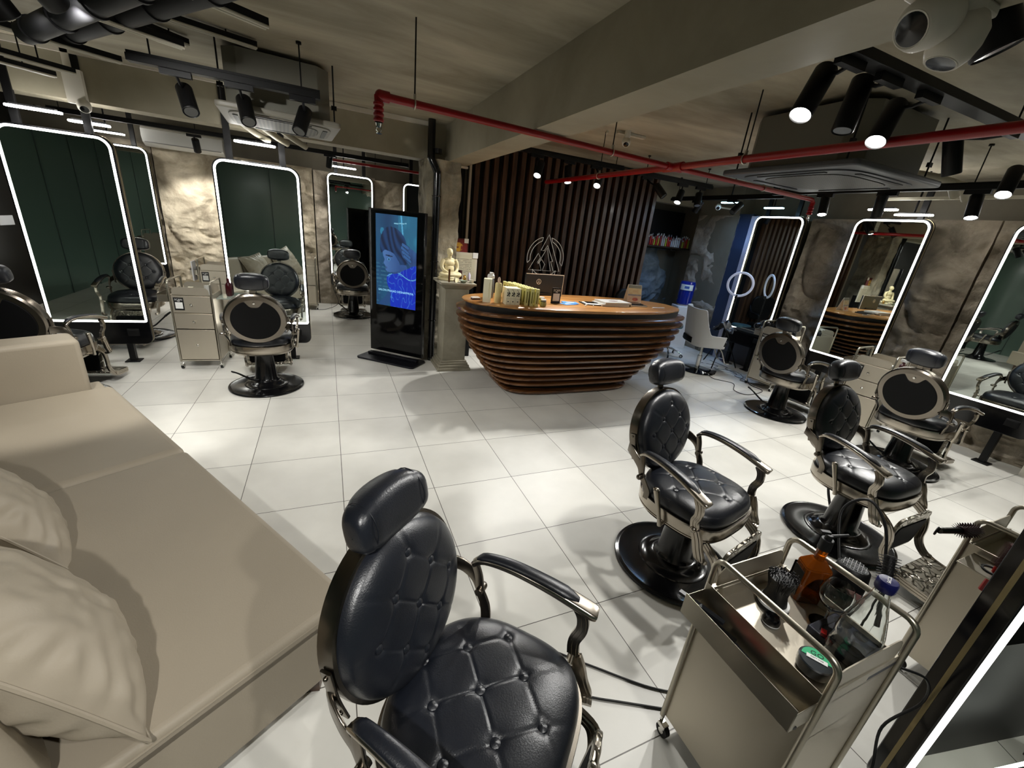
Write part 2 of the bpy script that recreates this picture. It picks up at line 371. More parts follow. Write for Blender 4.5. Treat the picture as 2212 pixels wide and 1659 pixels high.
LAMPW = emis('lamp_white', (1.0, .98, .93), 30)
LAMPB = emis('lamp_blue_white', (.42, .80, 1.0), 9)
GLASS = mat('clear_glass', (245,248,246), .02, trans=1, ior=1.45)
WHITE = mat('white_plastic', (225,225,222), .35)
WHITEW = mat('warm_white_plastic', (205,200,188), .4)
CREAM = mat('cream_card', (226,218,178), .5)
RED_PIPE = mat('red_paint', (140,10,14), .32, spec=.5, bump=.03, bump_scale=30)
# ---------------------------------------------------------------- room shell
CEIL = 2.84
M_FLOOR = floor_mat()
M_CEIL = concrete_mat('ceiling_concrete', (178,170,150), (128,121,103), (.5,1.6,1), bump=.12)
M_BEAM = concrete_mat('beam_plaster', (160,153,134), (138,131,112), (1,1,1), rough=.6, bump=.05)
M_WALL = concrete_mat('wall_plaster', (122,116,100), (104,98,84), (1,1,.6), rough=.6, bump=.04)
M_ROCK = rock_mat('carved_rock', (204,192,168), (140,128,108))
M_ROCKD = rock_mat('carved_rock_dark', (176,164,146), (116,107,92))
M_GREENW = mat('dark_green_glass_wall', (92,112,102), .18, spec=.6)
def struct(o): o['kind'] = 'structure'; return o
def slab(name, c, d, m, **k): return struct(MB().box(c, d).build(name, m, **k))
slab('floor', (1.5, -.5, -.05), (14, 14, .1), M_FLOOR)
slab('ceiling', (1.5, -.5, CEIL+.05), (14, 14, .1), M_CEIL)
slab('wall_back', (1.0, 4.42, 1.42), (10, .2, 2.84), M_WALL)
slab('wall_left', (-4.1, 2.5, 1.42), (.2, 3.7, 2.84), mat('dark_wall_panel', (16,16,15), .35))
slab('wall_left_glass', (-4.1, -2.7, 1.42), (.2, 6.7, 2.84), M_GREENW)
slab('wall_right', (6.75, -1.5, 1.42), (.2, 9.4, 2.84), M_WALL)
slab('wall_front', (1.5, -6.1, 1.42), (11, .2, 2.84), M_GREENW)
# thin pale frames of the glass partition behind the photographer
mb = MB()
for x in (-3.2, -2.2, -1.2, -.2, .8, 1.8, 3.0, 4.2): mb.box((x, -5.99, 1.25), (.012, .012, 2.5))
mb.box((.8, -5.99, 2.5), (8.6, .012, .014))
for y in (-5.2,-4.2,-3.2,-2.2,-1.2,-.2): mb.box((-3.992, y, 1.25), (.012, .012, 2.5))
struct(mb.build('trim_front', mat('partition_joint', (70,84,80), .4)))
slab('beam_main', (1.475, -2.7, 2.643), (.27, 7.0, .394), M_BEAM); bpy.data.objects['beam_main'].name = 'trim_1'
slab('beam_cross', (-1.375, .82, 2.643), (5.43, .26, .394), M_BEAM); bpy.data.objects['beam_cross'].name = 'trim_2'
slab('trim_3', (5.25, 1.60, 2.67), (2.8, .16, .34), M_BEAM)
# pale joint lines along the ceiling edges (conduit covers)
struct(MB().box((-1.35, .675, 2.815), (5.0, .03, .045)).build('trim_4', WHITEW))
# carved rock panels ------------------------------------------------
def rockpanel(name, x0, x1, z0, z1, P, U, D, m, amp=.07, seed=0, chisel=1.0, label=None, nx=None):
    # P origin, U direction along the wall, D direction out of the wall
    P, U, D = Vector(P), Vector(U), Vector(D); w = x1-x0; h = z1-z0
    nu = max(8, int(w/.020)); nv = int(h/.020); mb = MB()
    def fn(u, v):
        a = x0+w*u; z = z0+h*v
        q = Vector((a+seed*7.3, seed*3.1, z))
        wv = Vector((noise.noise(q*1.7), 0, noise.noise(q*1.7+Vector((9,0,4)))))*.45
        big = noise.fractal(q*.9, 1, 2, 3)*.9
        r1 = 1-abs(noise.noise(q*1.5+wv))*2.0; r1 = max(0, r1)**3
        qa = Vector(((a*.8+z*.9)*2.6, seed, (z*.9-a*.5)*5.2))+wv*1.5
        r2 = 1-abs(noise.noise(qa))*1.7
        qb = Vector(((a*.9-z*.6)*6.5, seed, (z+a*.3)*12))+wv*2.5
        r3 = 1-abs(noise.noise(qb))*1.7
        low = max(0, min(1, 1.15-(z-z0)/(h*.62)))*chisel
        d = big*.55 - r1*.55 + (r2-.6)*(.16+.50*low) + (r3-.6)*(.05+.26*low) + noise.noise(q*14)*.05
        e = min(1, min(u, 1-u)*w/.05)*min(1, min(v, 1-v)*h/.05)
        return tuple(P+U*a+D*(amp*1.7*d*(.35+.65*e)+.0)+Vector((0, 0, z)))
    mb.grid(fn, nu, nv)
    # returns to the wall so that the slab has thickness
    n = nv+1; o = len(mb.v); ring = [j for j in range(n)]+[i*n+nv for i in range(1, nu+1)]+[nu*n+j for j in range(nv-1, -1, -1)]+[i*n for i in range(nu-1, 0, -1)]
    back = [tuple(Vector(mb.v[i])-D*(D.dot(Vector(mb.v[i])-P)+.10)) for i in ring]
    mb.v.extend(back); k = len(ring)
    for i in range(k): j = (i+1) % k; mb.f.append((ring[i], ring[j], o+j, o+i)); mb.m.append(0)
    ob = mb.build(name, m, ang=50)
    struct(ob); return ob
RP = []
RP.append(rockpanel('r', -3.9, -2.52, 0, 2.45, (0,4.22,0), (1,0,0), (0,-1,0), M_ROCKD, .05, 1))
RP.append(rockpanel('r', -2.50, -1.42, 0, 2.45, (0,4.20,0), (1,0,0), (0,-1,0), M_ROCK, .06, 2, 1.2))
RP.append(rockpanel('r', -1.40, -.22, 0, 2.42, (0,4.20,0), (1,0,0), (0,-1,0), M_ROCK, .06, 3, 1.2))
RP.append(rockpanel('r', -.20, .86, 0, 2.40, (0,4.20,0), (1,0,0), (0,-1,0), M_ROCKD, .05, 4, .6))
RP.append(rockpanel('r', .86, 1.75, 0, 2.37, (0,4.20,0), (1,0,0), (0,-1,0), M_ROCK, .06, 5, .7))
RP.append(rockpanel('r', -1.24, -.52, 0, 2.38, (6.52,0,0), (0,1,0), (-1,0,0), M_ROCKD, .08, 6, .7))
RP.append(rockpanel('r', -2.52, -1.26, 0, 2.40, (6.52,0,0), (0,1,0), (-1,0,0), M_ROCKD, .06, 7, .8))
RP.append(rockpanel('r', -3.75, -2.54, 0, 2.40, (6.52,0,0), (0,1,0), (-1,0,0), M_ROCKD, .07, 8, 1.0))
RP.append(rockpanel('r', -5.0, -3.77, 0, 2.40, (6.52,0,0), (0,1,0), (-1,0,0), M_ROCKD, .07, 9, 1.0))
RP.append(rockpanel('r', .58, 1.45, 0, 2.38, (6.34,0,0), (0,1,0), (-1,0,0), M_ROCKD, .08, 10, .5))
for i, o in enumerate(RP): o.name = 'trim_%d' % (5+i)
slab('wall_stub', (6.50, 1.02, 1.42), (.30, .86, 2.84), M_WALL); bpy.data.objects['wall_stub'].name = 'wall_right_stub'
# alcove behind the slat screen: rock back wall
slab('wall_alcove', (5.3, 2.25, 1.42), (3.2, .16, 2.84), M_WALL)
o = rockpanel('trim_20', 3.7, 6.8, 0, 1.72, (0,2.12,0), (1,0,0), (0,-1,0), rock_mat('slate_rock', (150,162,168), (92,102,108)), .13, 11, 1.2)
slab('wall_dark_opening', (5.4, 2.10, 2.12), (2.4, .05, .62), BLK).name = 'wall_alcove_upper'
# navy painted recess and grey door frame beside the blue lit mirror
slab('wall_navy', (6.42, .46, 1.2), (.12, .26, 2.42), mat('navy_paint', (38,52,78), .5)).name = 'wall_right_navy'
FR = mat('door_frame_paint', (190,190,205), .45)
mb = MB(); mb.box((6.40, .290, 1.19), (.14, .08, 2.38)); mb.box((6.40, -.12, 2.35), (.14, .74, .07)); mb.box((6.40, -.49, 1.19), (.14, .06, 2.38))
d = struct(mb.build('door_1', FR, bevel=.004))
p = MB().box((6.45, -.12, 1.15), (.04, .74, 2.30)).build('door_leaf', mat('door_leaf_grey', (84,84,92), .45), d)
# short plaster wall left of the slat screen, pale edge strip
slab('wall_short', (1.52, 1.18, 1.42), (.72, .12, 2.84), M_WALL)
# green-grey nook, slat screen ---------------------------------------
SLAT = wood_mat('dark_slat_wood', (84,58,40), (50,33,22), .34, (6,6,.55), 5, coat=.15)
mb = MB(); x = 1.84; nsl = 0
slab('wall_screen', (3.30, 1.10, 1.42), (3.10, .10, 2.84), mat('screen_backing', (8,7,6), .6))
sl = empty('slat_screen', (1.80, 1.0, 0), 0, 'tall dark brown vertical wood slat screen behind the reception desk', 'slat wall')
k = 0
while x < 4.84:
    MB().box((x-1.80, 0, 1.41), (.066, .090, 2.80)).build('slat', SLAT, sl, bevel=.003, seg=1); x += .130; k += 1
MB().box((-.05, -.01, 1.28), (.032, .05, 2.54)).build('edge_strip', mat('pale_edge_strip', (176,168,152), .5), sl)
# main column, rough concrete ---------------------------------------
mb = MB()
def colfn(u, v):
    a = u*4; z = v*2.45; i = int(a) % 4; f = a-int(a) if u < 1 else 0
    c = [(1.09,.52),(1.09,1.0),(1.50,1.0),(1.50,.52)]; p = c[i]; q = c[(i+1) % 4]
    x, y = p[0]+(q[0]-p[0])*f, p[1]+(q[1]-p[1])*f
    n_ = noise.fractal(Vector((x*6, y*6, z*2.5)), 1, 2, 5)*.035
    cx, cy = x-1.295, y-.76; L = math.hypot(cx, cy)
    return (x+cx/L*n_, y+cy/L*n_, z)
mb.grid(colfn, 96, 120)
struct(mb.build('column', rock_mat('hacked_concrete', (156,148,128), (84,78,64)), ang=60)).name = 'trim_21'
mb = MB(); mb.tube(cat([(1.20,.485,0),(1.20,.485,1.2),(1.20,.485,2.20),(1.19,.485,2.32),(1.13,.50,2.44),(1.13,.52,2.5),(1.13,.53,2.6),(1.13,.53,2.84)], 4), .043, 16)
for z in (.55, 1.3, 2.05): mb.tube([(1.20+.050*math.cos(t*PI/8), .485+.050*math.sin(t*PI/8), z) for t in range(16)], .006, 6, closed=True)
for z in (.9, 2.0, 2.5): mb.cyl((1.20, .485, z), (1.20, .485, z+.05), .048, seg=16)
P_ = mb.build('drain_pipe', BLKGL); tag(P_, 'thick glossy black drain pipe bending in front of the rough concrete column', 'pipe')
P_ = MB().tube([(1.66, 1.05, 0), (1.66, 1.05, 2.84)], .035, 12).build('drain_pipe', BLKM); tag(P_, 'straight black pipe on the short wall left of the slat screen', 'pipe')
# ---------------------------------------------------------------- barber chair (front = +y)
def seg_d(px, py, a, b):
    ax, ay = a; bx, by = b; dx, dy = bx-ax, by-ay; L = dx*dx+dy*dy
    t = max(0, min(1, ((px-ax)*dx+(py-ay)*dy)/L)); return math.hypot(px-ax-dx*t, py-ay-dy*t), t
def tuft(btns, segs, b=.009, bw=.016, c=.0030, cw=.0045):
    def f(x, y):
        d = 0
        for p in btns:
            r = math.hypot(x-p[0], y-p[1]); d -= b*math.exp(-(r/bw)**2) + b*.28*math.exp(-(r/(bw*2.3))**2)
        for s_ in segs:
            r, t = seg_d(x, y, *s_)
            if r < cw*4: d -= c*math.exp(-(r/cw)**2)
        return d
    return f
def cushion(mb, rad, H, det, nr=54, nt=160, side=.03, pw=4.2, zb=0):
    # rad(theta)->radius; flat bottom at zb, puffed top
    vs = []; fs = []
    def P(rho, th, z): r = rad(th)*rho; return (r*math.cos(th), r*math.sin(th), z)
    rows = []
    for i in range(nr+1):
        rho = i/nr
        row = []
        for j in range(nt):
            th = 2*PI*j/nt; r = rad(th)*rho; x, y = r*math.cos(th), r*math.sin(th)
            z = zb+side+H*(1-rho**pw)**.55 + det(x, y)*(1-rho**8)
            row.append((x, y, z))
        rows.append(row)
    o = 0
    vs = [p for row in rows for p in row]
    for i in range(nr):
        for j in range(nt):
            k = (j+1) % nt; fs.append((i*nt+j, (i+1)*nt+j, (i+1)*nt+k, i*nt+k))
    n0 = len(vs)
    for (rho, z) in ((1.015, zb+side*.6), (1.015, zb+side*.25), (.985, zb), (0.6, zb)):
        for j in range(nt): vs.append(P(rho, 2*PI*j/nt, z))
    b = nr*nt
    for lay in range(4):
        a0 = b if lay == 0 else n0+(lay-1)*nt; a1 = n0+lay*nt
        for j in range(nt): k = (j+1) % nt; fs.append((a0+j, a1+j, a1+k, a0+k))
    fs.append(tuple(reversed([n0+3*nt+j for j in range(nt)])))
    mb.add(vs, fs)
def button(name, r, p, nrm, parent):
    mb = MB(); mb.lathe([(r*.96, -.004), (r, 0), (r*.93, .003), (r*.6, .0058), (0, .0072)], (0,0,0), 14)
    o = mb.build(name, LEATHER, parent); return o
BTN = {}
def add_buttons(parent, pts, r, zf):
    for (x, y) in pts:
        if r not in BTN:
            mb = MB(); mb.lathe([(r*.96, -.004), (r, 0), (r*.93, .003), (r*.6, .0058), (0, .0072)], (0,0,0), 14)
            o = mb.build('button', LEATHER, parent); BTN[r] = o.data
        else:
            o = bpy.data.objects.new('button', BTN[r]); COL.objects.link(o); o.parent = parent
        o.location = (x, y, zf(x, y))
def seat_rad(th):
    c, s = math.cos(th), math.sin(th)
    e = 3.4 if s > 0 else 2.3; a, b = (.262, .258) if s > 0 else (.262, .250)
    return (abs(c/a)**e+abs(s/b)**e)**(-1/e)
def make_chair(diamond=True, dz=0.0, head_dz=0.0):
    t = empty('barber_chair')
    # floor disc and pedestal
    MB().lathe([(0,.004),(.335,.004),(.342,.010),(.338,.020),(.322,.026),(.314,.023),(.20,.030),(.196,.037),(.168,.040),(.150,.055),(.130,.068),(.118,.074),(0,.074)], seg=64).build('base_disc', BLKGL, t)
    MB().lathe([(.118,.070),(.112,.082),(.100,.10),(.078,.36),(.080,.385),(0,.385)], seg=40).build('pedestal', BLKGL, t)
    mb = MB(); mb.tube(cat([(-.06,-.09,.10),(-.10,-.13,.115),(-.15,-.19,.17),(-.19,-.23,.215)], 4), .009, 8, scale=None)
    mb.sweep(cat([(-.185,-.225,.21),(-.22,-.26,.245),(-.245,-.28,.262)], 3), sec_rect(.034,.014), up=(0,0,1)); mb.build('pump_lever', BLKM, t)
    # nickel seat frame: banded ring under the cushion
    n = 72; bands = [(.395, .90), (.398, 1.0), (.415, 1.045), (.420, 1.045), (.4205, 1.030), (.4285, 1.030), (.429, 1.05), (.480, 1.065), (.487, 1.06), (.487, .98)]
    mb = MB(); vs = []; fs = []
    for z, k in bands:
        for j in range(n): th = 2*PI*j/n; r = seat_rad(th)*k; vs.append((r*math.cos(th), r*math.sin(th), z))
    for i in range(len(bands)-1):
        for j in range(n): q = (j+1) % n; fs.append((i*n+j, i*n+q, (i+1)*n+q, (i+1)*n+j))
    fs.append(tuple(reversed(range(n)))); fs.append(tuple((len(bands)-1)*n+j for j in range(n)))
    mb.add(vs, fs); fr = mb.build('seat_frame', GUN, t, ang=28)
    # seat cushion
    g_ = .093; sb = [(g_*(a-b), g_*(a+b)-.005) for a in (-1,0,1) for b in (-1,0,1)]; D = lambda a, b: (g_*(a-b), g_*(a+b)-.005)
    sg = []
    for b in (-1,0,1): sg += [(D(-1,b),D(0,b)),(D(0,b),D(1,b)),(D(b,-1),D(b,0)),(D(b,0),D(b,1)),(D(1,b),D(1.75,b*1.1)),(D(-1,b),D(-1.75,b*1.1)),(D(b,1),D(b*1.1,1.75)),(D(b,-1),D(b*1.1,-1.75))]
    det = tuft(sb, sg); mb = MB(); cushion(mb, seat_rad, .062, det, side=.045, zb=.484)
    sc_ = mb.build('seat_cushion', LEATHER, t, ang=70)
    def zf(x, y):
        th = math.atan2(y, x); rho = math.hypot(x, y)/seat_rad(th); return .484+.045+.062*max(0,1-rho**4.2)**.55-.0095
    add_buttons(sc_, sb, .0145, zf)
    # backrest, built in its own leaning plane
    ti = math.radians(13)
    B = Matrix.Translation((0, -.285, .775)) @ Matrix(((1,0,0,0),(0,-math.sin(ti),math.cos(ti),0),(0,math.cos(ti),math.sin(ti),0),(0,0,0,1)))
    rb = lambda th: 1/math.sqrt((math.cos(th)/.238)**2+(math.sin(th)/.232)**2)
    if diamond:
        k_ = 1.08; bb = [(x*k_, y*k_) for x, y in [(0,.15),(-.072,.075),(.072,.075),(-.145,.0),(0,.0),(.145,.0),(-.072,-.075),(.072,-.075),(0,-.15)]]
        sg0 = [((0,.15),(-.065,.078)),((-.065,.078),(-.13,0)),((0,.15),(.065,.078)),((.065,.078),(.13,0)),((-.065,.078),(0,0)),((.065,.078),(0,0)),((0,0),(.065,-.078)),((0,0),(-.065,-.078)),((-.13,0),(-.065,-.078)),((.13,0),(.065,-.078)),((-.065,-.078),(0,-.15)),((.065,-.078),(0,-.15)),
              ((0,.15),(0,.23)),((-.065,.078),(-.17,.15)),((.065,.078),(.17,.15)),((-.13,0),(-.235,.01)),((.13,0),(.235,.01)),((-.065,-.078),(-.16,-.155)),((.065,-.078),(.16,-.155)),((0,-.15),(0,-.23))]
        sg = [tuple((x*1.08*(1.11 if abs(x) > .01 and abs(x) < .15 else 1), y*1.08*(.965 if .05 < abs(y) < .1 else 1)) for x, y in s_) for s_ in sg0]
    else:
        bb = [(a*.095, b*.105) for a in (-1,0,1) for b in (-1,0,1)]; sg = []
        for b in (-1,0,1): sg += [((-.095,b*.105),(0,b*.105)),((0,b*.105),(.095,b*.105)),((.095,b*.105),(.235,b*.12)),((-.095,b*.105),(-.235,b*.12))]
        for a in (-1,0,1): sg += [((a*.095,-.105),(a*.095,0)),((a*.095,0),(a*.095,.105)),((a*.095,.105),(a*.12,.22)),((a*.095,-.105),(a*.12,-.22))]
    det = tuft(bb, sg, b=.0085, bw=.014, c=.0030, cw=.0042)
    mb = MB(); cushion(mb, rb, .050, det, side=.030, zb=0)
    bc = mb.build('back_cushion', LEATHER, t, ang=70); bc.matrix_local = B
    add_buttons(bc, bb, .0125, lambda x, y: .030+.050*(1-(math.hypot(x, y)/rb(math.atan2(y, x)))**4.2)**.55-.009)
    mb = MB(); n = 72; prof = [(1.0, .022), (1.055, .020), (1.062, .0), (1.055, -.030), (1.0, -.042), (.84, -.045)]
    vs = []; fs = []
    for k, z in prof:
        for j in range(n): th = 2*PI*j/n; r = rb(th)*k; vs.append((r*math.cos(th), r*math.sin(th), z))
    for i in range(len(prof)-1):
        for j in range(n): q = (j+1) % n; fs.append((i*n+j, (i+1)*n+j, (i+1)*n+q, i*n+q))
    fs.append(tuple(len(vs)-n+j for j in range(n))); mb.add(vs, fs)
    sh = mb.build('back_shell', GUN_DK, t, ang=30); sh.matrix_local = B
    # recessed black panel with the shallow notch at the top, in the shell's back
    pts = []
    for j in range(80):
        th = 2*PI*j/80; r = .83; x, y = rb(th)*r*math.cos(th), rb(th)*r*math.sin(th)
        if y > .08:
            dip = .062*math.exp(-(x/.062)**4); y = min(y, .184-dip)
        pts.append((x, y))
    mb = MB(); mb.prism([(-x, y) for x, y in pts], -.052, -.040); pn = mb.build('back_panel', LEATHER_DK, sh, bevel=.003)
    mb = MB(); mb.lathe([(.0, -.052), (.009, -.051), (.010, -.046), (.010, -.03)], (0, .165, 0), 16); mb.build('bolt', CHROME, sh)
    # headrest on a short post
    mb = MB(); mb.box((0, .27, -.012), (.045, .11, .012)); hp = mb.build('headrest_post', GUN_DK, t, bevel=.003); hp.matrix_local = B
    H = B @ Matrix.Translation((0, .335+head_dz, .018))
    vs = []; fs = []; nu, nv = 28, 20
    for i in range(nu+1):
        a = -PI/2+PI*i/nu; ca = math.copysign(abs(math.cos(a))**.42, 1); sx = math.copysign(abs(math.sin(a))**.8, math.sin(a))
        for j in range(nv):
            b = 2*PI*j/nv; cb = math.copysign(abs(math.cos(b))**.62, math.cos(b)); sb_ = math.copysign(abs(math.sin(b))**.62, math.sin(b))
            y = .070*ca*cb; z = .052*ca*sb_
            x = .132*sx
            y += .012*(1-(x/.12)**2) - (0.010 if cb < 0 else 0)*(1-(x/.12)**2); z += -.020*(x/.12)**2*-1*.6
            if abs(abs(x)-.088) < .004: y *= .97; z *= .97
            vs.append((x, y, z))
    for i in range(nu):
        for j in range(nv): q = (j+1) % nv; fs.append((i*nv+j, i*nv+q, (i+1)*nv+q, (i+1)*nv+j))
    mb = MB(); mb.add(vs, fs); hr = mb.build('headrest', LEATHER, t, ang=80); hr.matrix_local = H
    for sx in (-1, 1): MB().tube([(sx*.093, .066*math.cos(b)+.004, .0535*math.sin(b)+.006) for b in [2*PI*q/24 for q in range(24)]], .0016, 5, closed=True).build('piping', LEATHER, hr)
    # arms
    for sx in (-1, 1):
        P = cat([(sx*.276,-.19,.712),(sx*.285,-.15,.738),(sx*.295,-.05,.742),(sx*.305,.08,.722),(sx*.315,.19,.690),(sx*.318,.235,.676)], 5)
        n = len(P); scl = [.62+.48*min(1, (i/n)*1.5)*(1 if i < n-3 else (.93 if i == n-3 else (.82 if i == n-2 else .6))) for i in range(n)]
        mb = MB(); mb.sweep(P, sec_rect(.056, .024, .42, 4), scale=scl); ar = mb.build('armrest', GUN, t, ang=40)
        Q = [p+Vector((0, 0, .011)) for p in P[2:-6]]; m = len(Q)
        mb = MB(); mb.sweep(Q, [(.024*math.cos(a), .013*max(-.4, math.sin(a))) for a in [2*PI*k/16 for k in range(16)]], scale=[(scl[i+2])*min(1, .45+i*.3, .45+(m-1-i)*.3) for i in range(m)])
        mb.build('arm_pad', LEATHER, ar, ang=60)
        # front support: fluted curved strip, ball joint, stepped bracket
        mb = MB(); F_ = cat([(sx*.314,.175,.680),(sx*.316,.195,.645),(sx*.312,.200,.60),(sx*.300,.185,.555),(sx*.292,.190,.510)], 5)
        mb.sweep(F_, [(-.009,-.019),(.009,-.019),(.009,-.012),(.012,-.011),(.012,-.004),(.009,-.003),(.009,.003),(.012,.004),(.012,.011),(.009,.012),(.009,.019),(-.009,.019)], up=(0,1,0))
        mb.sph((sx*.300,.190,.505), .017); mb.cyl((sx*.262,.19,.49), (sx*.30,.19,.505), .010)
        mb.build('arm_support', GUN, t, ang=40)
        mb = MB(); G = cat([(sx*.292,.195,.50),(sx*.290,.215,.46),(sx*.288,.232,.41),(sx*.286,.255,.362),(sx*.262,.262,.350)], 5)
        mb.sweep(G, [(-.010,-.024),(.008,-.024),(.008,-.016),(.012,-.014),(.012,-.006),(.008,-.004),(.008,.004),(.012,.006),(.012,.014),(.008,.016),(.008,.024),(-.010,.024)], up=(0,1,0))
        mb.build('corner_bracket', GUN, t, ang=40)
        # rear link: hinge plate on the backrest and curved flat strip
        mb = MB(); mb.sweep(cat([(sx*.240,-.305,.70),(sx*.262,-.270,.695),(sx*.278,-.225,.680),(sx*.283,-.180,.645),(sx*.284,-.160,.600)], 5), sec_rect(.010, .062, .3), up=(0,0,1), scale=[1-.022*i for i in range(21)])
        mb.sweep(cat([(sx*.276,-.185,.715),(sx*.283,-.170,.66),(sx*.284,-.160,.60)], 4), sec_rect(.012, .030, .3), up=(0,1,0))
        mb.cyl((sx*.268,-.160,.598), (sx*.304,-.160,.598), .015, seg=14); mb.sph((sx*.306,-.160,.598), .015)
        mb.sweep(cat([(sx*.282,-.160,.595),(sx*.275,-.135,.56),(sx*.262,-.12,.52),(sx*.258,-.12,.47)], 5), sec_rect(.010, .036, .3), up=(0,1,0))
        mb.sweep(cat([(sx*.257,-.288,.79),(sx*.252,-.272,.71),(sx*.240,-.255,.64)],4), sec_rect(.008, .034, .4), up=(0,1,0))
        for zz, yy, xx in ((.775,-.285,.262),(.655,-.259,.249)): mb.sph((sx*xx, yy, zz), .006)
        mb.build('back_bracket', GUN_DK, t, ang=40)
        # footrest side rails
        mb = MB(); R_ = cat([(sx*.205,.225,.40),(sx*.212,.30,.345),(sx*.212,.325,.27),(sx*.212,.330,.19),(sx*.212,.365,.125),(sx*.212,.44,.085),(sx*.212,.60,.068)], 5)
        mb.sweep(R_, [(-.007,-.022),(.007,-.022),(.007,-.014),(.011,-.012),(.011,-.005),(.007,-.003),(.007,.003),(.011,.005),(.011,.012),(.007,.014),(.007,.022),(-.007,.022)], up=(0,.6,1))
        mb.cyl((sx*.19,.41,.100), (sx*.228,.41,.100), .016, seg=14)
        mb.build('footrest_rail', GUN, t, ang=40)
    mb = MB(); mb.cyl((.300,.02,.405), (.308,.01,.45), .013, .010); mb.cyl((.308,.01,.45), (.322,-.035,.60), .010, .0165); mb.sph((.323,-.037,.604), .0165, sc=(1,1,.6)); mb.cyl((.24,.02,.41), (.31,.02,.41), .009)
    mb.build('recline_lever', GUN, t)
    # calf panel between the rails with its chased nickel top band
    mb = MB(); mb.prism([(a, b) for a, b in rrect(.34, .20, .03, 5)], -.012, .012)
    cp = mb.build('calf_panel', LEATHER_DK, t, bevel=.006); cp.matrix_local = Matrix.Translation((0, .315, .255)) @ Matrix.Rotation(math.radians(84), 4, 'X')
    mb = MB(); mb.ring(rrect(.385, .27, .04, 5, 0, .02), rrect(.335, .20, .03, 5), -.010, .008)
    mb.build('calf_frame', ORN, t, bevel=.003).matrix_local = Matrix.Translation((0, .312, .255)) @ Matrix.Rotation(math.radians(84), 4, 'X')
    mb = MB(); mb.prism(rrect(.40, .24, .03, 5), -.010, .006)
    mb.build('footplate', ORN, t, bevel=.004).matrix_local = Matrix.Translation((0, .52, .088)) @ Matrix.Rotation(math.radians(-6), 4, 'X')
    for o_ in [c for c in kids(t) if c.name.split('.')[0] not in ('base_disc', 'pedestal', 'pump_lever')]:
        o_.location.z += dz
    return t
# chased (engraved) nickel
def orn_mat():
    m = mat('engraved_nickel', (150,144,132), .28, metal=1); nt = m.node_tree; b = nt.nodes['Principled BSDF']
    tc = nt.nodes.new('ShaderNodeTexCoord'); v = nt.nodes.new('ShaderNodeTexVoronoi'); v.feature = 'DISTANCE_TO_EDGE'; v.inputs['Scale'].default_value = 22
    n = nt.nodes.new('ShaderNodeTexNoise'); n.inputs['Scale'].default_value = 9; mx = nt.nodes.new('ShaderNodeMix'); mx.data_type = 'VECTOR'; mx.inputs[0].default_value = .12
    nt.links.new(tc.outputs['Object'], n.inputs['Vector']); nt.links.new(tc.outputs['Object'], mx.inputs[4]); nt.links.new(n.outputs['Color'], mx.inputs[5]); nt.links.new(mx.outputs[1], v.inputs['Vector'])
    bp = nt.nodes.new('ShaderNodeBump'); bp.inputs['Strength'].default_value = .9; bp.inputs['Distance'].default_value = .006
    mr = nt.nodes.new('ShaderNodeMapRange'); mr.inputs[2].default_value = .12; nt.links.new(v.outputs['Distance'], mr.inputs[0]); nt.links.new(mr.outputs[0], bp.inputs['Height']); nt.links.new(bp.outputs[0], b.inputs['Normal'])
    return m
ORN = orn_mat()
ch = make_chair(True)
def face(deg): return math.radians(deg-90)
CH = 'black barber chairs with nickel frames'
place(ch, (-.66,-.23,0), face(92), 'black barber chair seen from behind, facing the standing mirror, right of a steel trolley', CH, 'barber chair')
for loc, f, lab in [((1.81,-3.48,0), -77, 'black barber chair in the middle of the floor, behind the open trolley, tufted front showing'),
                    ((3.21,-3.62,0), -89, 'black barber chair right of the central one, tilted hand lever and foot pump showing'),
                    ((4.98,-1.87,0), 4, 'black barber chair facing the right wall mirror that reflects the desk, back to the room'),
                    ((5.05,-3.10,0), 0, 'black barber chair with its back to us at the mirror on the far right edge'),
                    ((-2.20,-.36,0), 84, 'black barber chair partly hidden behind the far arm of the beige sofa'),
                    ((-2.25,1.72,0), -92, 'black barber chair behind the large left mirror, tufted back towards us'),
                    ((.36,3.15,0), 88, 'small distant black barber chair left of the blue advertising screen')]:
    c = copy_tree(ch); place(c, loc, face(f), lab, CH, 'barber chair')
chF = make_chair(True, dz=.0, head_dz=-.045)
place(chF, (.315,-4.155,0), face(-47), 'large black barber chair in the foreground, headrest tilted, button tufted seat filling the bottom', CH, 'barber chair')
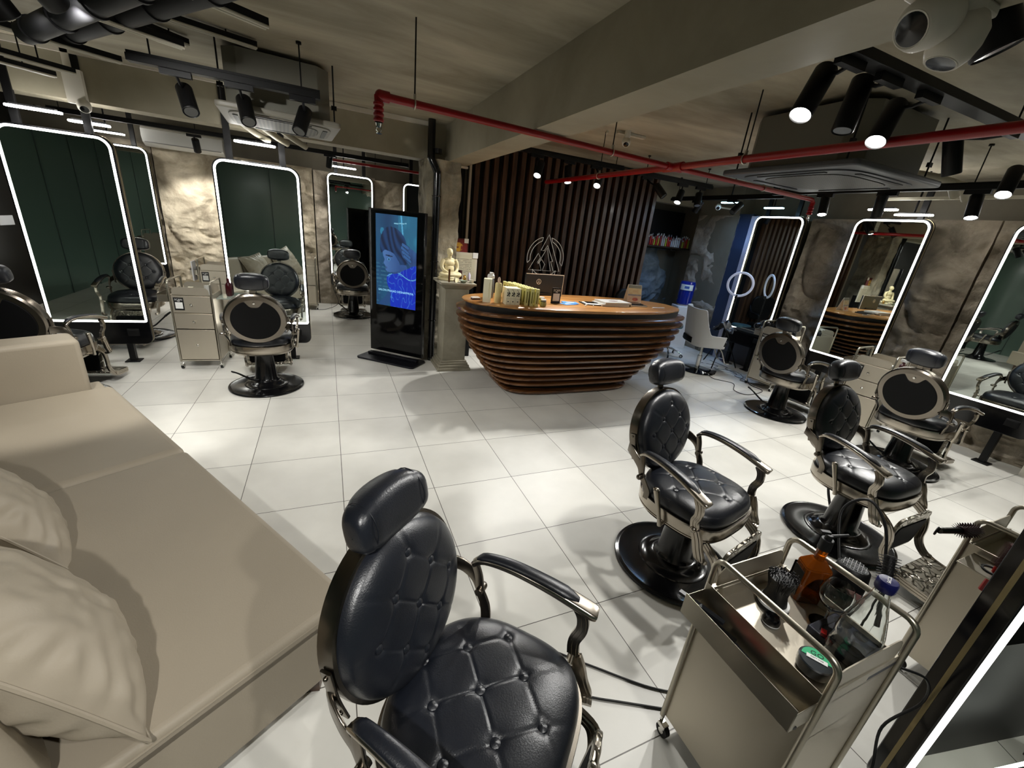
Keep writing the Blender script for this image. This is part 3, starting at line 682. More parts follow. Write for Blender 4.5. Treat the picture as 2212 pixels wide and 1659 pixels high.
# ---------------------------------------------------------------- lit mirrors (front = -y)
GOLD = mat('brass_edge', (150,136,100), .35, metal=.7)
DGREEN = mat('mirror_edge', (30,40,34), .15)
def make_mirror(z0=.20, zl=.44, z1=2.18, double=True, straps=True, legs=True, legx=.19, front=True):
    t = empty('lit_mirror'); W = .80; h = z1-z0
    def out2(w, a, b, rt, rb, n=7):
        pts = []
        for (sx, top, r, a0) in ((1, 1, rt, 0), (-1, 1, rt, 90), (-1, 0, rb, 180), (1, 0, rb, 270)):
            cx = sx*(w/2-r); cz = (b-r) if top else (a+r)
            for k in range(n+1): q = math.radians(a0+90*k/n); pts.append((cx+r*math.cos(q), cz+r*math.sin(q)))
        return pts
    XZ = Matrix(((1,0,0,0),(0,0,-1,0),(0,1,0,0),(0,0,0,1)))   # (x, y, z) -> (x, -z, y)
    mb = MB(); mb.M = XZ; mb.prism(out2(W, z0, z1, .11, .07), -.038, .038); fr = mb.build('frame', BLKGL, t, bevel=.004)
    mb = MB(); mb.M = XZ; mb.ring(out2(W+.004, z0-.002, z1+.002, .112, .072), out2(W-.03, z0+.02, z1-.02, .10, .06), -.006, .006); mb.build('edge_band', GOLD, fr)
    for sd in ((1, -1) if double else (1,)):
        mb = MB(); mb.M = XZ; zz = (.0385, .0405) if sd > 0 else (-.0405, -.0385)
        mb.prism(out2(.745, zl+.012, z1-.028, .088, .012), *zz); mb.build('mirror_glass', MIRROR, t)
        zz = (.0385, .0430) if sd > 0 else (-.0430, -.0385)
        mb = MB(); mb.M = XZ; mb.ring(out2(.772, zl, z1-.014, .100, .022), out2(.733, zl+.020, z1-.034, .082, .010), *zz); mb.build('led_strip', LEDW, t)
    if legs:
        for sx in (-1, 1):
            mb = MB(); mb.box((sx*legx, 0, z0/2+.01), (.055, .055, z0+.02)); mb.box((sx*legx, 0, .006), (.13, .12, .012)); mb.build('leg', BLKM, t, bevel=.003)
    if straps:
        for sx in (-1, 1): MB().box((sx*.24, 0, (z1+CEIL)/2-.01), (.06, .03, CEIL-z1+.02)).build('strap', BLKM, t, bevel=.002)
    mb = MB(); mb.box((.25, -.042, z0+.13), (.10, .012, .075)); mb.box((.25, -.049, z0+.13), (.08, .004, .055)); mb.build('socket_plate', BLKM, t, bevel=.002)
    return t
MG = 'tall round-cornered mirrors with white light borders'
def mirror(loc, rz, lab, **k):
    m = make_mirror(**k); place(m, loc, rz, lab, MG, 'mirror'); return m
mirror((-2.215,.69,0), 0, 'large lit mirror at the far left, standing on a black post, reflecting a green wall', z1=2.19)
mirror((-.66,.69,0), 0, 'lit standing mirror reflecting the sofa cushions, left of the blue screen', z1=2.15)
mirror((-2.90,4.04,0), 0, 'narrow lit mirror on the back wall half hidden by the large left mirror', z0=.38, zl=.62, z1=2.36, double=False, legs=False)
mirror((.415,4.06,0), 0, 'small distant lit mirror on the back wall with nested reflections, left of the blue screen', z0=.38, zl=.60, z1=2.39, double=False, legs=False)
mirror((1.75,4.06,0), 0, 'sliver of a lit mirror between the rock panel and the rough column', z0=.38, zl=.60, z1=2.39, double=False, legs=False)
mirror((6.22,-1.71,0), -PI/2, 'lit mirror on the right rock wall reflecting the reception desk', z0=.38, zl=.62, z1=2.37, double=False)
mirror((6.24,-.25,0), -PI/2, 'blue-tinted lit mirror behind the ring light', z0=.38, zl=.62, z1=2.38, double=False)
mirror((6.22,-3.16,0), -PI/2, 'lit mirror cut by the right edge of the view, reflecting the sofa and bright floor', z0=.36, zl=.60, z1=2.36, double=False)
mirror((2.003,-4.702,0), math.radians(-12), 'very near black mirror at the bottom right, seen almost edge on with a bright strip', z0=.12, zl=.15, z1=2.15, straps=False, double=False)
# ---------------------------------------------------------------- linear lamps over the mirrors
for i, (c, ax, L, wt, col) in enumerate(LINEAR):
    t = empty('linear_lamp', c, 0 if ax == 'x' else PI/2, None, 'lamp', 'slim linear lamps above the mirrors')
    blue = col[0] < .5
    MB().box((0, 0, .012), (L*.8, .05, .02)).build('housing', BLKM, t, bevel=.003)
    mb = MB(); mb.prism(rrect(L, .075, .035, 6), -.012, .004); mb.build('diffuser', LAMPB if blue else LAMPW, t, bevel=.003)
    mb = MB(); zt = CEIL-c[2]
    if i in (0,2): mb.tube([(0,.02,.02),(0,.10,.03),(0,.17,.0)], .012, 8)
    else: mb.cyl((0,0,.02), (0,0,zt), .010)
    mb.build('arm', BLKM, t)
    t['label'] = ['wide glowing lamp above the large left mirror, front one', 'smaller glowing lamp just behind the top of the large left mirror', 'glowing lamp above the mirror that reflects the sofa', 'glowing lamp over the half hidden mirror on the back wall', 'glowing lamp over the small distant mirror',
                  'glowing white lamp above the mirror that reflects the desk', 'thin glowing lamp touching the top of the mirror that reflects the desk', 'blue-white glowing lamp directly above the blue-tinted mirror', 'blue-white glowing lamp left of the blue-tinted mirror, beside the white camera', 'lamp above the mirror at the far right edge'][i]
# ---------------------------------------------------------------- steel salon trolley (front = -y)
def label_card(parent, o, xd, yd, w=.085, h=.13):
    M = frame_mat(o, xd, yd); n = M.col[2].xyz
    mb = MB(); mb.M = M; mb.box((0, 0, .0015), (w, h, .003)); c = mb.build('label_card', BLK, parent); c['label'] = 'black card with a white panel'
    mb = MB(); mb.M = M; mb.box((0, -h*.12, .0035), (w*.74, h*.5, .001)); mb.build('white_panel', WHITE, c)
    text('SCAN', w*.30, WHITE, c, M @ Matrix.Translation((0, h*.33, .0032)), .0004)
    text('ME', w*.20, WHITE, c, M @ Matrix.Translation((0, h*.215, .0032)), .0004)
TEAL = mat('teal_plastic', (20,110,110), .4)
def make_trolley(label=True, tray='x-', guard=True, h=.80, wd=.37, dp=.40, rt=.905):
    t = empty('salon_trolley'); z0 = .095
    # carcass: back, sides, top well
    mb = MB(); mb.box((-wd/2+.012, 0, (z0+h)/2), (.006, dp-.03, h-z0)); mb.box((wd/2-.012, 0, (z0+h)/2), (.006, dp-.03, h-z0))
    mb.box((0, dp/2-.018, (z0+h)/2), (wd-.02, .006, h-z0)); mb.box((0, 0, z0), (wd-.02, dp-.03, .010)); mb.box((0, 0, h-.045), (wd-.03, dp-.03, .006)); mb.box((0, .0, h-.19), (wd-.03, dp-.03, .006)); mb.box((0, -.165, h-.02), (wd-.02, .006, .05))
    mb.build('carcass', STEELP, t, bevel=.001, seg=1)
    zs = [(h-.005, h-.185), (h-.19, h-.355), (h-.36, z0+.012)]
    for i, (a, b) in enumerate(zs):
        mb = MB(); mb.box((0, -dp/2+.012, (a+b)/2), (wd-.035, .016, a-b-.006)); d = mb.build('drawer', STEELP, t, bevel=.002)
        mb = MB(); mb.lathe([(.0045, 0), (.0045, .012), (.011, .016), (.011, .022), (.006, .026), (0, .027)], (0, -dp/2+.004, (a+b)/2), 14, (0, -1, 0)); mb.build('knob', CHROME, d)
        if i == 0 and label: label_card(d, (-wd*.29, -dp/2+.0035, (a+b)/2+.004), (1, 0, 0), (0, 0, 1))
    for sx in (-1, 1):
        x = sx*(wd/2-.004)
        P = [(x, -dp/2+.012, .085), (x, -dp/2+.012, .5), (x, -dp/2+.012, rt)] + [(x, -dp/2+.012+.035*(1-math.cos(a)), rt+.035*math.sin(a)) for a in [PI/2*k/6 for k in range(1, 7)]]
        P += [(x, dp/2-.012-.035*(1-math.cos(a)), rt+.035*math.sin(a)) for a in [PI/2*k/6 for k in range(6, 0, -1)]] + [(x, dp/2-.012, rt), (x, dp/2-.012, .5), (x, dp/2-.012, .085)]
        MB().tube(P, .0095, 12).build('handle_rail', STEEL, t, ang=60)
    if guard:
        mb = MB(); mb.M = Matrix(((1,0,0,0),(0,0,-1,-dp/2+.02),(0,1,0,h+.028),(0,0,0,1)))
        pts = rrect(wd-.05, .10, .045, 6); pts = [(x, max(y, -.03)) for x, y in pts]; mb.prism(pts, -.0015, .0015); mb.build('front_guard', STEELP, t)
        mb = MB(); mb.M = Matrix(((1,0,0,0),(0,0,-1,dp/2-.02),(0,1,0,h+.028),(0,0,0,1))); mb.prism(pts, -.0015, .0015); mb.build('rear_guard', STEELP, t)
    for sx in (-1, 1):
        for sy in (-1, 1):
            x, y = sx*(wd/2-.006), sy*(dp/2-.014)
            mb = MB(); mb.cyl((x, y, .055), (x, y, .09), .007); mb.box((x, y+.012, .048), (.026, .034, .02)); c = mb.build('caster', CHROME, t, bevel=.002)
            mb = MB(); mb.cyl((x-.010, y+.018, .0265), (x+.010, y+.018, .0265), .0265, seg=20); mb.cyl((x-.012, y+.018, .0265), (x+.012, y+.018, .0265), .012, mi=1); mb.build('wheel', [RUBBER, CHROME], c)
    if tray:
        s = -1 if tray == 'x-' else 1; x = s*(wd/2+.055)
        mb = MB(); T = .002; L = dp-.03
        mb.box((x, 0, h-.075), (.085, L, T)); mb.box((x+s*.042, 0, h-.035), (T, L, .08)); mb.box((x-s*.042, 0, h-.025), (T, L, .10))
        mb.box((x, -L/2, h-.04), (.085, T, .07)); mb.box((x, L/2, h-.04), (.085, T, .07)); mb.build('side_tray', STEEL, t, bevel=.0008, seg=1)
    return t
TG = 'steel salon trolleys'
tr = make_trolley(tray='x-'); place(tr, (-1.33,.55,0), math.radians(-3), 'steel three drawer trolley in the open between the two large left mirrors', TG, 'trolley')
for loc, rz, lab in [((-1.50,2.45,0), 0, 'second steel trolley with a black card, farther back against the lit rock wall'),
                     ((-.42,3.75,0), 0, 'pale trolley partly hidden behind the right edge of the standing mirror'),
                     ((-3.45,1.0,0), math.radians(6), 'trolley at the left edge beside the large mirror'),
                     ((5.82,-1.10,0), -PI/2+.12, 'steel trolley under the ring light side, behind the chair facing the right wall'),
                     ((5.62,-2.42,0), -PI/2+.10, 'steel trolley with a black card between the two right wall chairs'),
                     ((1.05,3.78,0), 0, 'trolley behind the blue screen in the far row')]:
    c = copy_tree(tr); place(c, loc, rz, lab, TG, 'trolley')
tb = make_trolley(label=False, tray='x+', h=.745, wd=.375, dp=.40, rt=.83); place(tb, (1.275,-4.365,0), PI, 'large open steel trolley in the right foreground carrying the bottles', TG, 'trolley')
tb2 = make_trolley(label=False, tray=None, h=.745, rt=.83); place(tb2, (2.60,-4.53,0), PI, 'steel trolley behind the black post at the right edge, red brush on top', TG, 'trolley')
sx_ = .26; MB().box((sx_, 0, .715), (.15, .30, .006)).build('side_shelf', STEEL, tb2, bevel=.001)
MB().lathe([(.034,0),(.026,0),(.026,-.012),(.034,-.012)], (sx_,-.07,.722), 28, caps=False).build('holder_ring', RUBBER, tb2)
# ---------------------------------------------------------------- sofa
SOFA = mat('beige_leatherette', (152,142,125), .50, spec=.35, bump=.06, bump_scale=180, noise_amt=.06, noise_scale=3)
DKWOOD = wood_mat('dark_leg_wood', (92,62,40), (58,36,22), .4)
# frame: s along length (far), b towards the back
s_ = Vector((-.535, .845, 0)); b_ = Vector((-.845, -.535, 0))
sofa = empty('sofa', (-.03,-3.60,0), math.atan2(b_.y, b_.x), 'long beige leatherette sofa along the lower left', 'sofa')
# local: +x = towards the back, +y = ? (perpendicular); s direction is local -y
def puff(w, d, h, r, nx=14, ny=22, nz=6, crown=.02, e=6):
    mb = MB(); vs = []; N_ = 40; M_ = 20
    for i in range(M_+1):
        p = -PI/2+PI*i/M_; cz = math.copysign(abs(math.sin(p))**(2/e), math.sin(p)); cr = abs(math.cos(p))**(2/e)
        for j in range(N_):
            q = 2*PI*j/N_; cx = math.copysign(abs(math.cos(q))**(2/9), math.cos(q)); cy = math.copysign(abs(math.sin(q))**(2/9), math.sin(q))
            z = h/2*cz + (crown*(1-(cx*cr)**2)*(1-(cy*cr)**2) if cz > 0 else 0)
            vs.append((w/2*cr*cx, d/2*cr*cy, z))
    fs = [(i*N_+j, i*N_+(j+1) % N_, (i+1)*N_+(j+1) % N_, (i+1)*N_+j) for i in range(M_) for j in range(N_)]
    mb.add(vs, fs); return mb
def part(mb, name, m, par, loc, rot=(0,0,0), **k):
    o = mb.build(name, m, par, **k); o.location = loc; o.rotation_euler = rot; return o
LS = 2.80
part(MB().box((0,0,0), (.94, LS+.24, .285)), 'base', SOFA, sofa, (.45, -(LS+.24)/2, .2575), bevel=.012)
part(MB().box((0,0,0), (.955, 1.51, .09)), 'seat_cushion', SOFA, sofa, (.438, -.755, .388), bevel=.026, seg=5)
part(MB().box((0,0,0), (.945, 1.27, .10)), 'seat_cushion', SOFA, sofa, (.434, -2.155, .390), bevel=.036, seg=5)
part(MB().box((0,0,0), (.90, .24, .64)), 'arm', SOFA, sofa, (.515, -2.91, .47), bevel=.03, seg=4)
part(MB().box((0,0,0), (.22, LS+.2, .62)), 'backrest', SOFA, sofa, (.98, -LS/2-.08, .46), (0,.10,0), bevel=.05, seg=5)
part(MB().box((0,0,0), (.16, 1.36, .40)), 'back_cushion', SOFA, sofa, (.83, -.72, .60), (0,.2,0), bevel=.06, seg=5)
part(MB().box((0,0,0), (.16, 1.3, .40)), 'back_cushion', SOFA, sofa, (.83, -2.08, .60), (0,.2,0), bevel=.06, seg=5)
for x, y in ((.09, -.07), (.85, -.07), (.09, -2.93), (.85, -2.93), (.09,-1.5), (.85,-1.5)):
    MB().lathe([(.024, 0), (.036, .12)], (x, y, 0), 4).build('leg', DKWOOD, sofa)
mb = MB(); mb.tube([(-.030,-.03,.405),(-.022,-.004,.408),(.5,-.001,.408),(.9,-.001,.408)], .004, 6); mb.build('piping', SOFA, sofa)
def pillow(loc, rot, sc, lab):
    mb = MB(); n = 48
    def fn(u, v, sgn):
        x, y = (u*2-1), (v*2-1); e = max(0, (1-abs(x)**2.6))**.62*max(0, (1-abs(y)**2.6))**.62
        pull = 1-.07*(1-x*x)*(abs(y)**3); pully = 1-.07*(1-y*y)*(abs(x)**3)
        r = math.hypot(x, y); edge = min(1-abs(x), 1-abs(y))
        w_ = noise.noise(Vector((x*5, y*5, sgn*3)))*.010*e + math.sin(math.atan2(y, x)*22+3*noise.noise(Vector((x*2,y*2,1))))*.0055*math.exp(-((edge-.13)/.12)**2)
        return (x*.25*pully, y*.25*pull, sgn*(.095*e+w_*(1 if edge > 0 else 0)))
    mb.grid(lambda u, v: fn(u, v, 1), n, n); mb.grid(lambda u, v: fn(v, u, -1), n, n)
    o = mb.build('throw_pillow', SOFA, None, ang=80); o.location = loc; o.rotation_euler = rot; o.scale = sc
    tag(o, lab, 'pillow', 'beige throw pillows on the sofa')
    mb = MB(); rim = []
    for k in range(96):
        a = k/96*4; i = int(a); f = a-i; p = [(0,0),(1,0),(1,1),(0,1)][i]; q = [(1,0),(1,1),(0,1),(0,0)][i]
        x, y, z = fn(p[0]+(q[0]-p[0])*f, p[1]+(q[1]-p[1])*f, 1); rim.append((x*1.005, y*1.005, 0))
    mb.tube(rim, .0045, 6, closed=True); mb.build('piping', SOFA, o)
    return o
pillow((-.80,-3.66,.64), (math.radians(62), math.radians(12), math.radians(118)), (1.25,1.2,1.35), 'large beige pillow nearest to us, with a raised seam, leaning on the sofa back')
pillow((-1.22,-2.96,.60), (math.radians(60), math.radians(8), math.radians(120)), (1.1,1.05,1.2), 'beige pillow in shade behind the nearest one')
pillow((-1.98,-2.22,.60), (math.radians(62), math.radians(5), math.radians(122)), (1,1,1), 'beige pillow at the far end of the sofa')
# ---------------------------------------------------------------- reception desk
DESK = wood_mat('walnut_varnish', (126,84,48), (74,44,22), .22, (.6,8,8), 3, coat=.5)
DESKT = wood_mat('desk_top_wood', (200,146,82), (156,104,54), .28, (.7,6,6), 3, coat=.35)
DESKD = wood_mat('desk_core_shade', (12,8,6), (7,5,4), .5, (.6,8,8), 3)  # near-black core: shade of the gaps between rings put into its colour
desk = empty('reception_desk', (2.82,-.46,0), 0, 'curved walnut reception desk built from stacked horizontal rings', 'reception desk')
zs = [.915,.83,.745,.663,.583,.505,.430,.355,.282,.210,.138,.030]
Rx = [4.38,4.36,4.31,4.25,4.18,4.08,4.0,3.9,3.82,3.73,3.64,3.55]
Lx = [1.27,1.28,1.31,1.34,1.38,1.44,1.48,1.54,1.59,1.64,1.70,1.78]
hb = [.60,.60,.60,.595,.59,.58,.57,.555,.54,.52,.50,.47]
for k, z in enumerate(zs):
    a = (Rx[k]-Lx[k])/2; cx = (Rx[k]+Lx[k])/2-2.82; e = 2.7+k*.14
    o = superell(a, hb[k], e, 96, cx, 0)
    mb = MB(); q = 96; pr = [(.985, z-.016), (1.0, z-.010), (1.0, z+.010), (.985, z+.016)]
    vs = [((x-cx)*s1+cx, y*s1, zz) for s1, zz in pr for x, y in o]
    fs = [(i*q+j, i*q+(j+1) % q, (i+1)*q+(j+1) % q, (i+1)*q+j) for i in range(3) for j in range(q)]+[tuple(reversed(range(q))), tuple(3*q+j for j in range(q))]
    mb.add(vs, fs); mb.build('ring', DESK, desk, ang=50)
mb = MB(); q = 64; vs = []
lv = [(0.002, 11), (.21, 9), (.43, 6), (.663, 3), (.83, 1), (1.0, 0)]
for z, k in lv:
    a = (Rx[k]-Lx[k])/2-.11; cx = (Rx[k]+Lx[k])/2-2.82
    vs += [(x, y, z) for x, y in superell(a, hb[k]-.10, 3.0, q, cx, 0)]
mb.add(vs, [(i*q+j, i*q+(j+1) % q, (i+1)*q+(j+1) % q, (i+1)*q+j) for i in range(len(lv)-1) for j in range(q)]+[tuple(reversed(range(q))), tuple((len(lv)-1)*q+j for j in range(q))])
mb.build('core', DESKD, desk, ang=50)
TZ = 1.02
o = superell(1.50, .55, 2.35, 128, 0, 0); mb = MB(); q = 128
pr = [(.975, TZ-.034), (.995, TZ-.024), (1.0, TZ-.012), (.996, TZ-.003), (.985, TZ)]
vs = [(x*s1, y*s1, zz) for s1, zz in pr for x, y in o]
mb.add(vs, [(i*q+j, i*q+(j+1) % q, (i+1)*q+(j+1) % q, (i+1)*q+j) for i in range(4) for j in range(q)]+[tuple(reversed(range(q))), tuple(4*q+j for j in range(q))])
mb.build('desk_top', DESKT, desk, ang=50)
# ---------------------------------------------------------------- concrete pedestal
PED = concrete_mat('pedestal_concrete', (158,152,134), (122,116,100), (2,2,2), bump=.1)
ped = empty('pedestal', (1.40,.215,0), 0, 'grey concrete pedestal with stepped base carrying the seated statue', 'pedestal')
mb = MB(); z = 0
for hgt, wd_ in ((.035,.43),(.035,.40),(.03,.365),(.025,.34)): mb.box((0,0,z+hgt/2), (wd_,wd_,hgt)); z += hgt
mb.build('base', PED, ped, bevel=.004)
MB().box((0,0,.585), (.30,.30,.93)).build('shaft', PED, ped, bevel=.006)
mb = MB(); mb.prism(rrect(.31,.31,.01,2), 1.03, 1.085, top_scale=1.34); mb.box((0,0,1.098), (.435,.435,.026)); mb.build('capital', PED, ped, bevel=.003)
# ---------------------------------------------------------------- advertising screen
A_, B_ = Vector((.455,.845)), Vector((1.045,.335)); d_ = (B_-A_).normalized(); rz = math.atan2(d_.y, d_.x); W_ = (B_-A_).length
ki = empty('advertising_screen', ((A_.x+B_.x)/2, (A_.y+B_.y)/2, 0), rz, 'tall black floor standing screen showing a blue tinted portrait', 'display screen')
MB().box((0,.03,.955), (W_,.06,1.78)).build('housing', BLKGL, ki, bevel=.008)
MB().box((0,-.001,.955), (W_-.03,.003,1.74)).build('front_glass', mat('dark_screen_glass', (5,5,6), .06, spec=.5), ki)
mb = MB(); mb.prism(rrect(W_+.06,.36,.05,6,0,-.10), 0, .022); mb.box((0,-.06,.04), (W_-.05,.07,.03)); mb.build('foot', mat('dark_metal_foot', (34,34,40), .32, metal=.6), ki, bevel=.004)
# picture painted cell by cell as face colours
def lerp(a, b, t): return tuple(a[i]+(b[i]-a[i])*t for i in range(3))
def inside(p, poly):
    x, y = p; c = False; n = len(poly); j = n-1
    for i in range(n):
        if (poly[i][1] > y) != (poly[j][1] > y) and x < (poly[j][0]-poly[i][0])*(y-poly[i][1])/(poly[j][1]-poly[i][1])+poly[i][0]: c = not c
        j = i
    return c
def smooth_poly(p): return [(q.x, q.y) for q in cat([(x, y, 0) for x, y in p], 4, True)]
HAIR = smooth_poly([(.10,.42),(.12,.30),(.20,.20),(.34,.15),(.52,.17),(.68,.25),(.76,.36),(.80,.50),(.78,.60),(.66,.63),(.56,.58),(.46,.50),(.34,.47),(.22,.46),(.14,.50)])
FACE = smooth_poly([(.18,.46),(.34,.44),(.50,.50),(.58,.60),(.60,.70),(.44,.74),(.30,.745),(.24,.715),(.255,.69),(.225,.66),(.19,.63),(.215,.585),(.18,.53)])
NECK = smooth_poly([(.42,.68),(.72,.62),(.78,.70),(.60,.76),(.44,.76)])
HAND = smooth_poly([(.62,.42),(.70,.36),(.78,.38),(.92,.42),(1.05,.50),(1.05,.72),(.88,.66),(.78,.58),(.66,.52)])
DRESS = smooth_poly([(.30,.78),(.52,.755),(.76,.68),(1.05,.66),(1.05,1.28),(.42,1.28),(.36,1.02),(.28,.90)])
ARM = smooth_poly([(.34,.98),(.42,1.10),(.30,1.20),(.10,1.26),(.06,1.20),(.22,1.10)])
FING = [((.64,.40),(.80,.47)),((.66,.455),(.84,.52)),((.70,.51),(.86,.57)),((.66,.36),(.80,.40))]
def pic(u, v):   # u left-right 0..1, v down 0..1.2
    nn = noise.noise(Vector((u*4, v*3, .5))); n2 = noise.noise(Vector((u*14, v*9, 2.5)))
    c = lerp((.004,.035,.12), (.01,.11,.24), .5+.5*nn)
    if u > .55 and v < .45: c = lerp(c, (.03,.28,.45), .35+.4*max(0, n2))
    if abs(u-(.62+.18*v)) < .016 and v < .40: c = (.10,.45,.75)
    if abs(v-(.13-.05*u)) < .006 and .45 < u < .75: c = (.25,.6,.8)
    if v > .62 and u < .30: c = lerp(c, (.05,.20,.32), .5 if math.sin(v*120) > .3 and n2 > -.1 else 0)
    if math.hypot(u-.16, v-.22) < .05: c = (.02,.22,.4)
    if inside((u, v), ARM): c = (.015,.07,.22)
    if inside((u, v), NECK): c = lerp((.03,.10,.32), (.02,.05,.2), (v-.62)*5)
    if inside((u, v), FACE):
        c = lerp((.075,.19,.47), (.02,.075,.26), max(0, min(1, (u-.22)*2.4)))
        if math.hypot((u-.325)*1.0, (v-.575)*1.5) < .035: c = (.10,.35,.7)
        if math.hypot(u-.325, v-.577) < .016: c = (.0,.01,.04)
        if abs(v-(.525+.05*(u-.25))) < .008 and .24 < u < .42: c = (.005,.02,.07)
        if math.hypot((u-.25)*1.0, (v-.69)*2.2) < .035: c = (.05,.10,.30)
    if inside((u, v), HAIR):
        st = .5+.5*math.sin((u*42-v*30)+4*nn); c = lerp((.0,.008,.045), (.01,.06,.20), st*.8)
    if inside((u, v), HAND):
        c = lerp((.03,.11,.32), (.015,.05,.18), .5+n2)
    for a, b in FING:
        r, t = seg_d(u, v, a, b)
        if r < .026: c = (.035,.13,.36) if r < .019 else (.0,.015,.06)
    if inside((u, v), DRESS):
        c = lerp((.0,.012,.50), (.0,.04,.62), .5+.5*nn)
        cl = noise.noise(Vector((u*9, v*9, 7)))
        if abs(cl) < .035: c = (.05,.22,.75)
        if abs(v-(.78+.04*math.sin(u*9))) < .006: c = (.15,.5,.8)
    return c
nu, nv = 150, 180; mb = MB(); PW, PH = .50, .955*1.2/1.2
ZT = 1.79; H_ = 1.10
vs = [(-.285+.57*i/nu, -.0035, ZT-H_*j/nv) for i in range(nu+1) for j in range(nv+1)]
fs = [(i*(nv+1)+j, i*(nv+1)+j+1, (i+1)*(nv+1)+j+1, (i+1)*(nv+1)+j) for i in range(nu) for j in range(nv)]
me = bpy.data.meshes.new('portrait_image'); me.from_pydata(vs, [], fs); ca = me.color_attributes.new('Col', 'FLOAT_COLOR', 'POINT'); buf = []
for i in range(nu+1):
    for j in range(nv+1): buf += [*pic(i/nu, 1.22*j/nv), 1]
ca.data.foreach_set('color', buf); me.materials.append(vcol_mat('portrait_screen', .5)); po = bpy.data.objects.new('portrait_image', me); COL.objects.link(po); po.parent = ki
XT = emis('screen_lettering', (.35,.75,1.0), .7)
text('SALON PRASAD DÉSHAPPRIYA', .037, XT, ki, frame_mat((.0,-.0050,.885), (1,0,0), (0,0,1)), .0003)
# ---------------------------------------------------------------- track lights
SG = 'black cylinder spotlights on ceiling tracks'
SPL = {'A':'lit black spotlight left of the unlit one, over the middle chair','B':'unlit black spotlight between the two bright ones near the top right','C':'brightest spotlight in front of the red pipe at the right','D':'lit black spotlight pointing down right, under the red pipe','E':'lit black spotlight at the right edge below the red pipe',
 'near':'very near dark spotlight at the top right corner','d1':'left lit spotlight in front of the slat screen','d2':'middle spotlight in front of the slat screen, straight down','d3':'right lit spotlight in front of the slat screen','l1':'left spotlight on the track in front of the left ceiling unit','l2':'middle spotlight on the track in front of the left ceiling unit','l3':'right spotlight on the track in front of the left ceiling unit',
 'far':'small spotlight against the white wall air conditioner','f2':'small spotlight above the distant mirror','r1':'leftmost spotlight on the track above the right wall mirrors','r2':'middle spotlight on the track above the right wall mirrors','r3':'right spotlight on the track above the right wall mirrors','b1':'tilted unlit spotlight just right of the slat screen','b2':'second spotlight right of the slat screen','b3':'third spotlight right of the slat screen','b4':'spotlight with a blue gleam beside the white camera','b5':'tilted spotlight left of the blue-tinted mirror top','nearL':'bright round lamp at the top left corner',
 'p1':'added unseen spotlight behind the photographer, brightening the sofa end','p2':'added unseen spotlight behind the photographer, brightening the near chair','p3':'added unseen spotlight brightening the far sofa arm','m1':'added spotlight at the middle left of the ceiling, brightening the floor'}
TRACKZ = {}
def build_spot(n, p, d, on, r, L, tz, ty=None, tx=None):
    d = Vector(d).normalized(); p = Vector(p)
    t = empty('track_spotlight', p, 0, SPL[n], 'spotlight', SG)
    a = -d*L
    mb = MB(); mb.lathe([(0,.022), (r*.82,.020), (r*.86, .006), (r*.93, 0), (r, .004), (r, L-.006), (r*.94, L), (0, L)], (0,0,0), 28, -d)
    mb.build('body', BLKM, t, ang=40)
    mb = MB(); q = -d*.004; mb.lathe([(0, 0), (r*.80, 0), (r*.83, .006), (0, .006)], q, 28, -d); mb.build('lens', LAMPW if on else mat_lens, t)
    # knuckle, stem and adapter box up to the track
    tp = Vector((0, 0, tz-p.z)); tgt = Vector(((tx-p.x) if tx is not None else (a.x*.9), (ty-p.y) if ty is not None else a.y*.9, tz-p.z))
    if ty is not None and tx is None: tgt.x = a.x*.8
    if tx is not None and ty is None: tgt.y = a.y*.8
    mb = MB(); top = a*.9; mb.tube([top, top*.4+tgt*.6+Vector((0,0,-.03)), tgt+Vector((0,0,-.03))], .009, 8)
    if ty is not None: mb.box(tgt+Vector((0,0,-.022)), (.17,.034,.034))
    else: mb.box(tgt+Vector((0,0,-.022)), (.034,.17,.034))
    mb.build('adapter', BLKM, t)
    return t
mat_lens = mat('unlit_lens', (70,70,68), .15, spec=.6)
TY = {'A':(2.62,-3.40),'B':(2.62,-3.40),'C':(2.62,-3.40),'D':(2.62,-3.40),'E':(2.62,-3.40)}
TD = {'d1':(2.66,.30),'d2':(2.66,.30),'d3':(2.66,.30),'l1':(2.52,-.98),'l2':(2.52,-.98),'l3':(2.52,-.98),'far':(2.56,3.10),'f2':(2.58,3.10),'b1':(2.60,.02),'b2':(2.60,.02),'b3':(2.60,.02),'p1':(2.66,-5.45),'p2':(2.66,-5.45),}
TX = {'r1':(2.50,5.02),'r2':(2.50,5.02),'r3':(2.50,5.02),'b5':(2.50,5.30),'b4':(2.50,5.30),'p3':(2.70,-1.25)}
for n, (p, d, wt, dg, r, L) in SPOTS.items():
    if n in TY or n in TD: z, y = TY.get(n) or TD[n]; build_spot(n, p, d, wt > 0, r, L, z, ty=y)
    elif n in TX: z, x = TX[n]; build_spot(n, p, d, wt > 0, r, L, z, tx=x)
    else: build_spot(n, p, d, wt > 0, r, L, CEIL-.02, ty=p[1]-d[1]*.2)
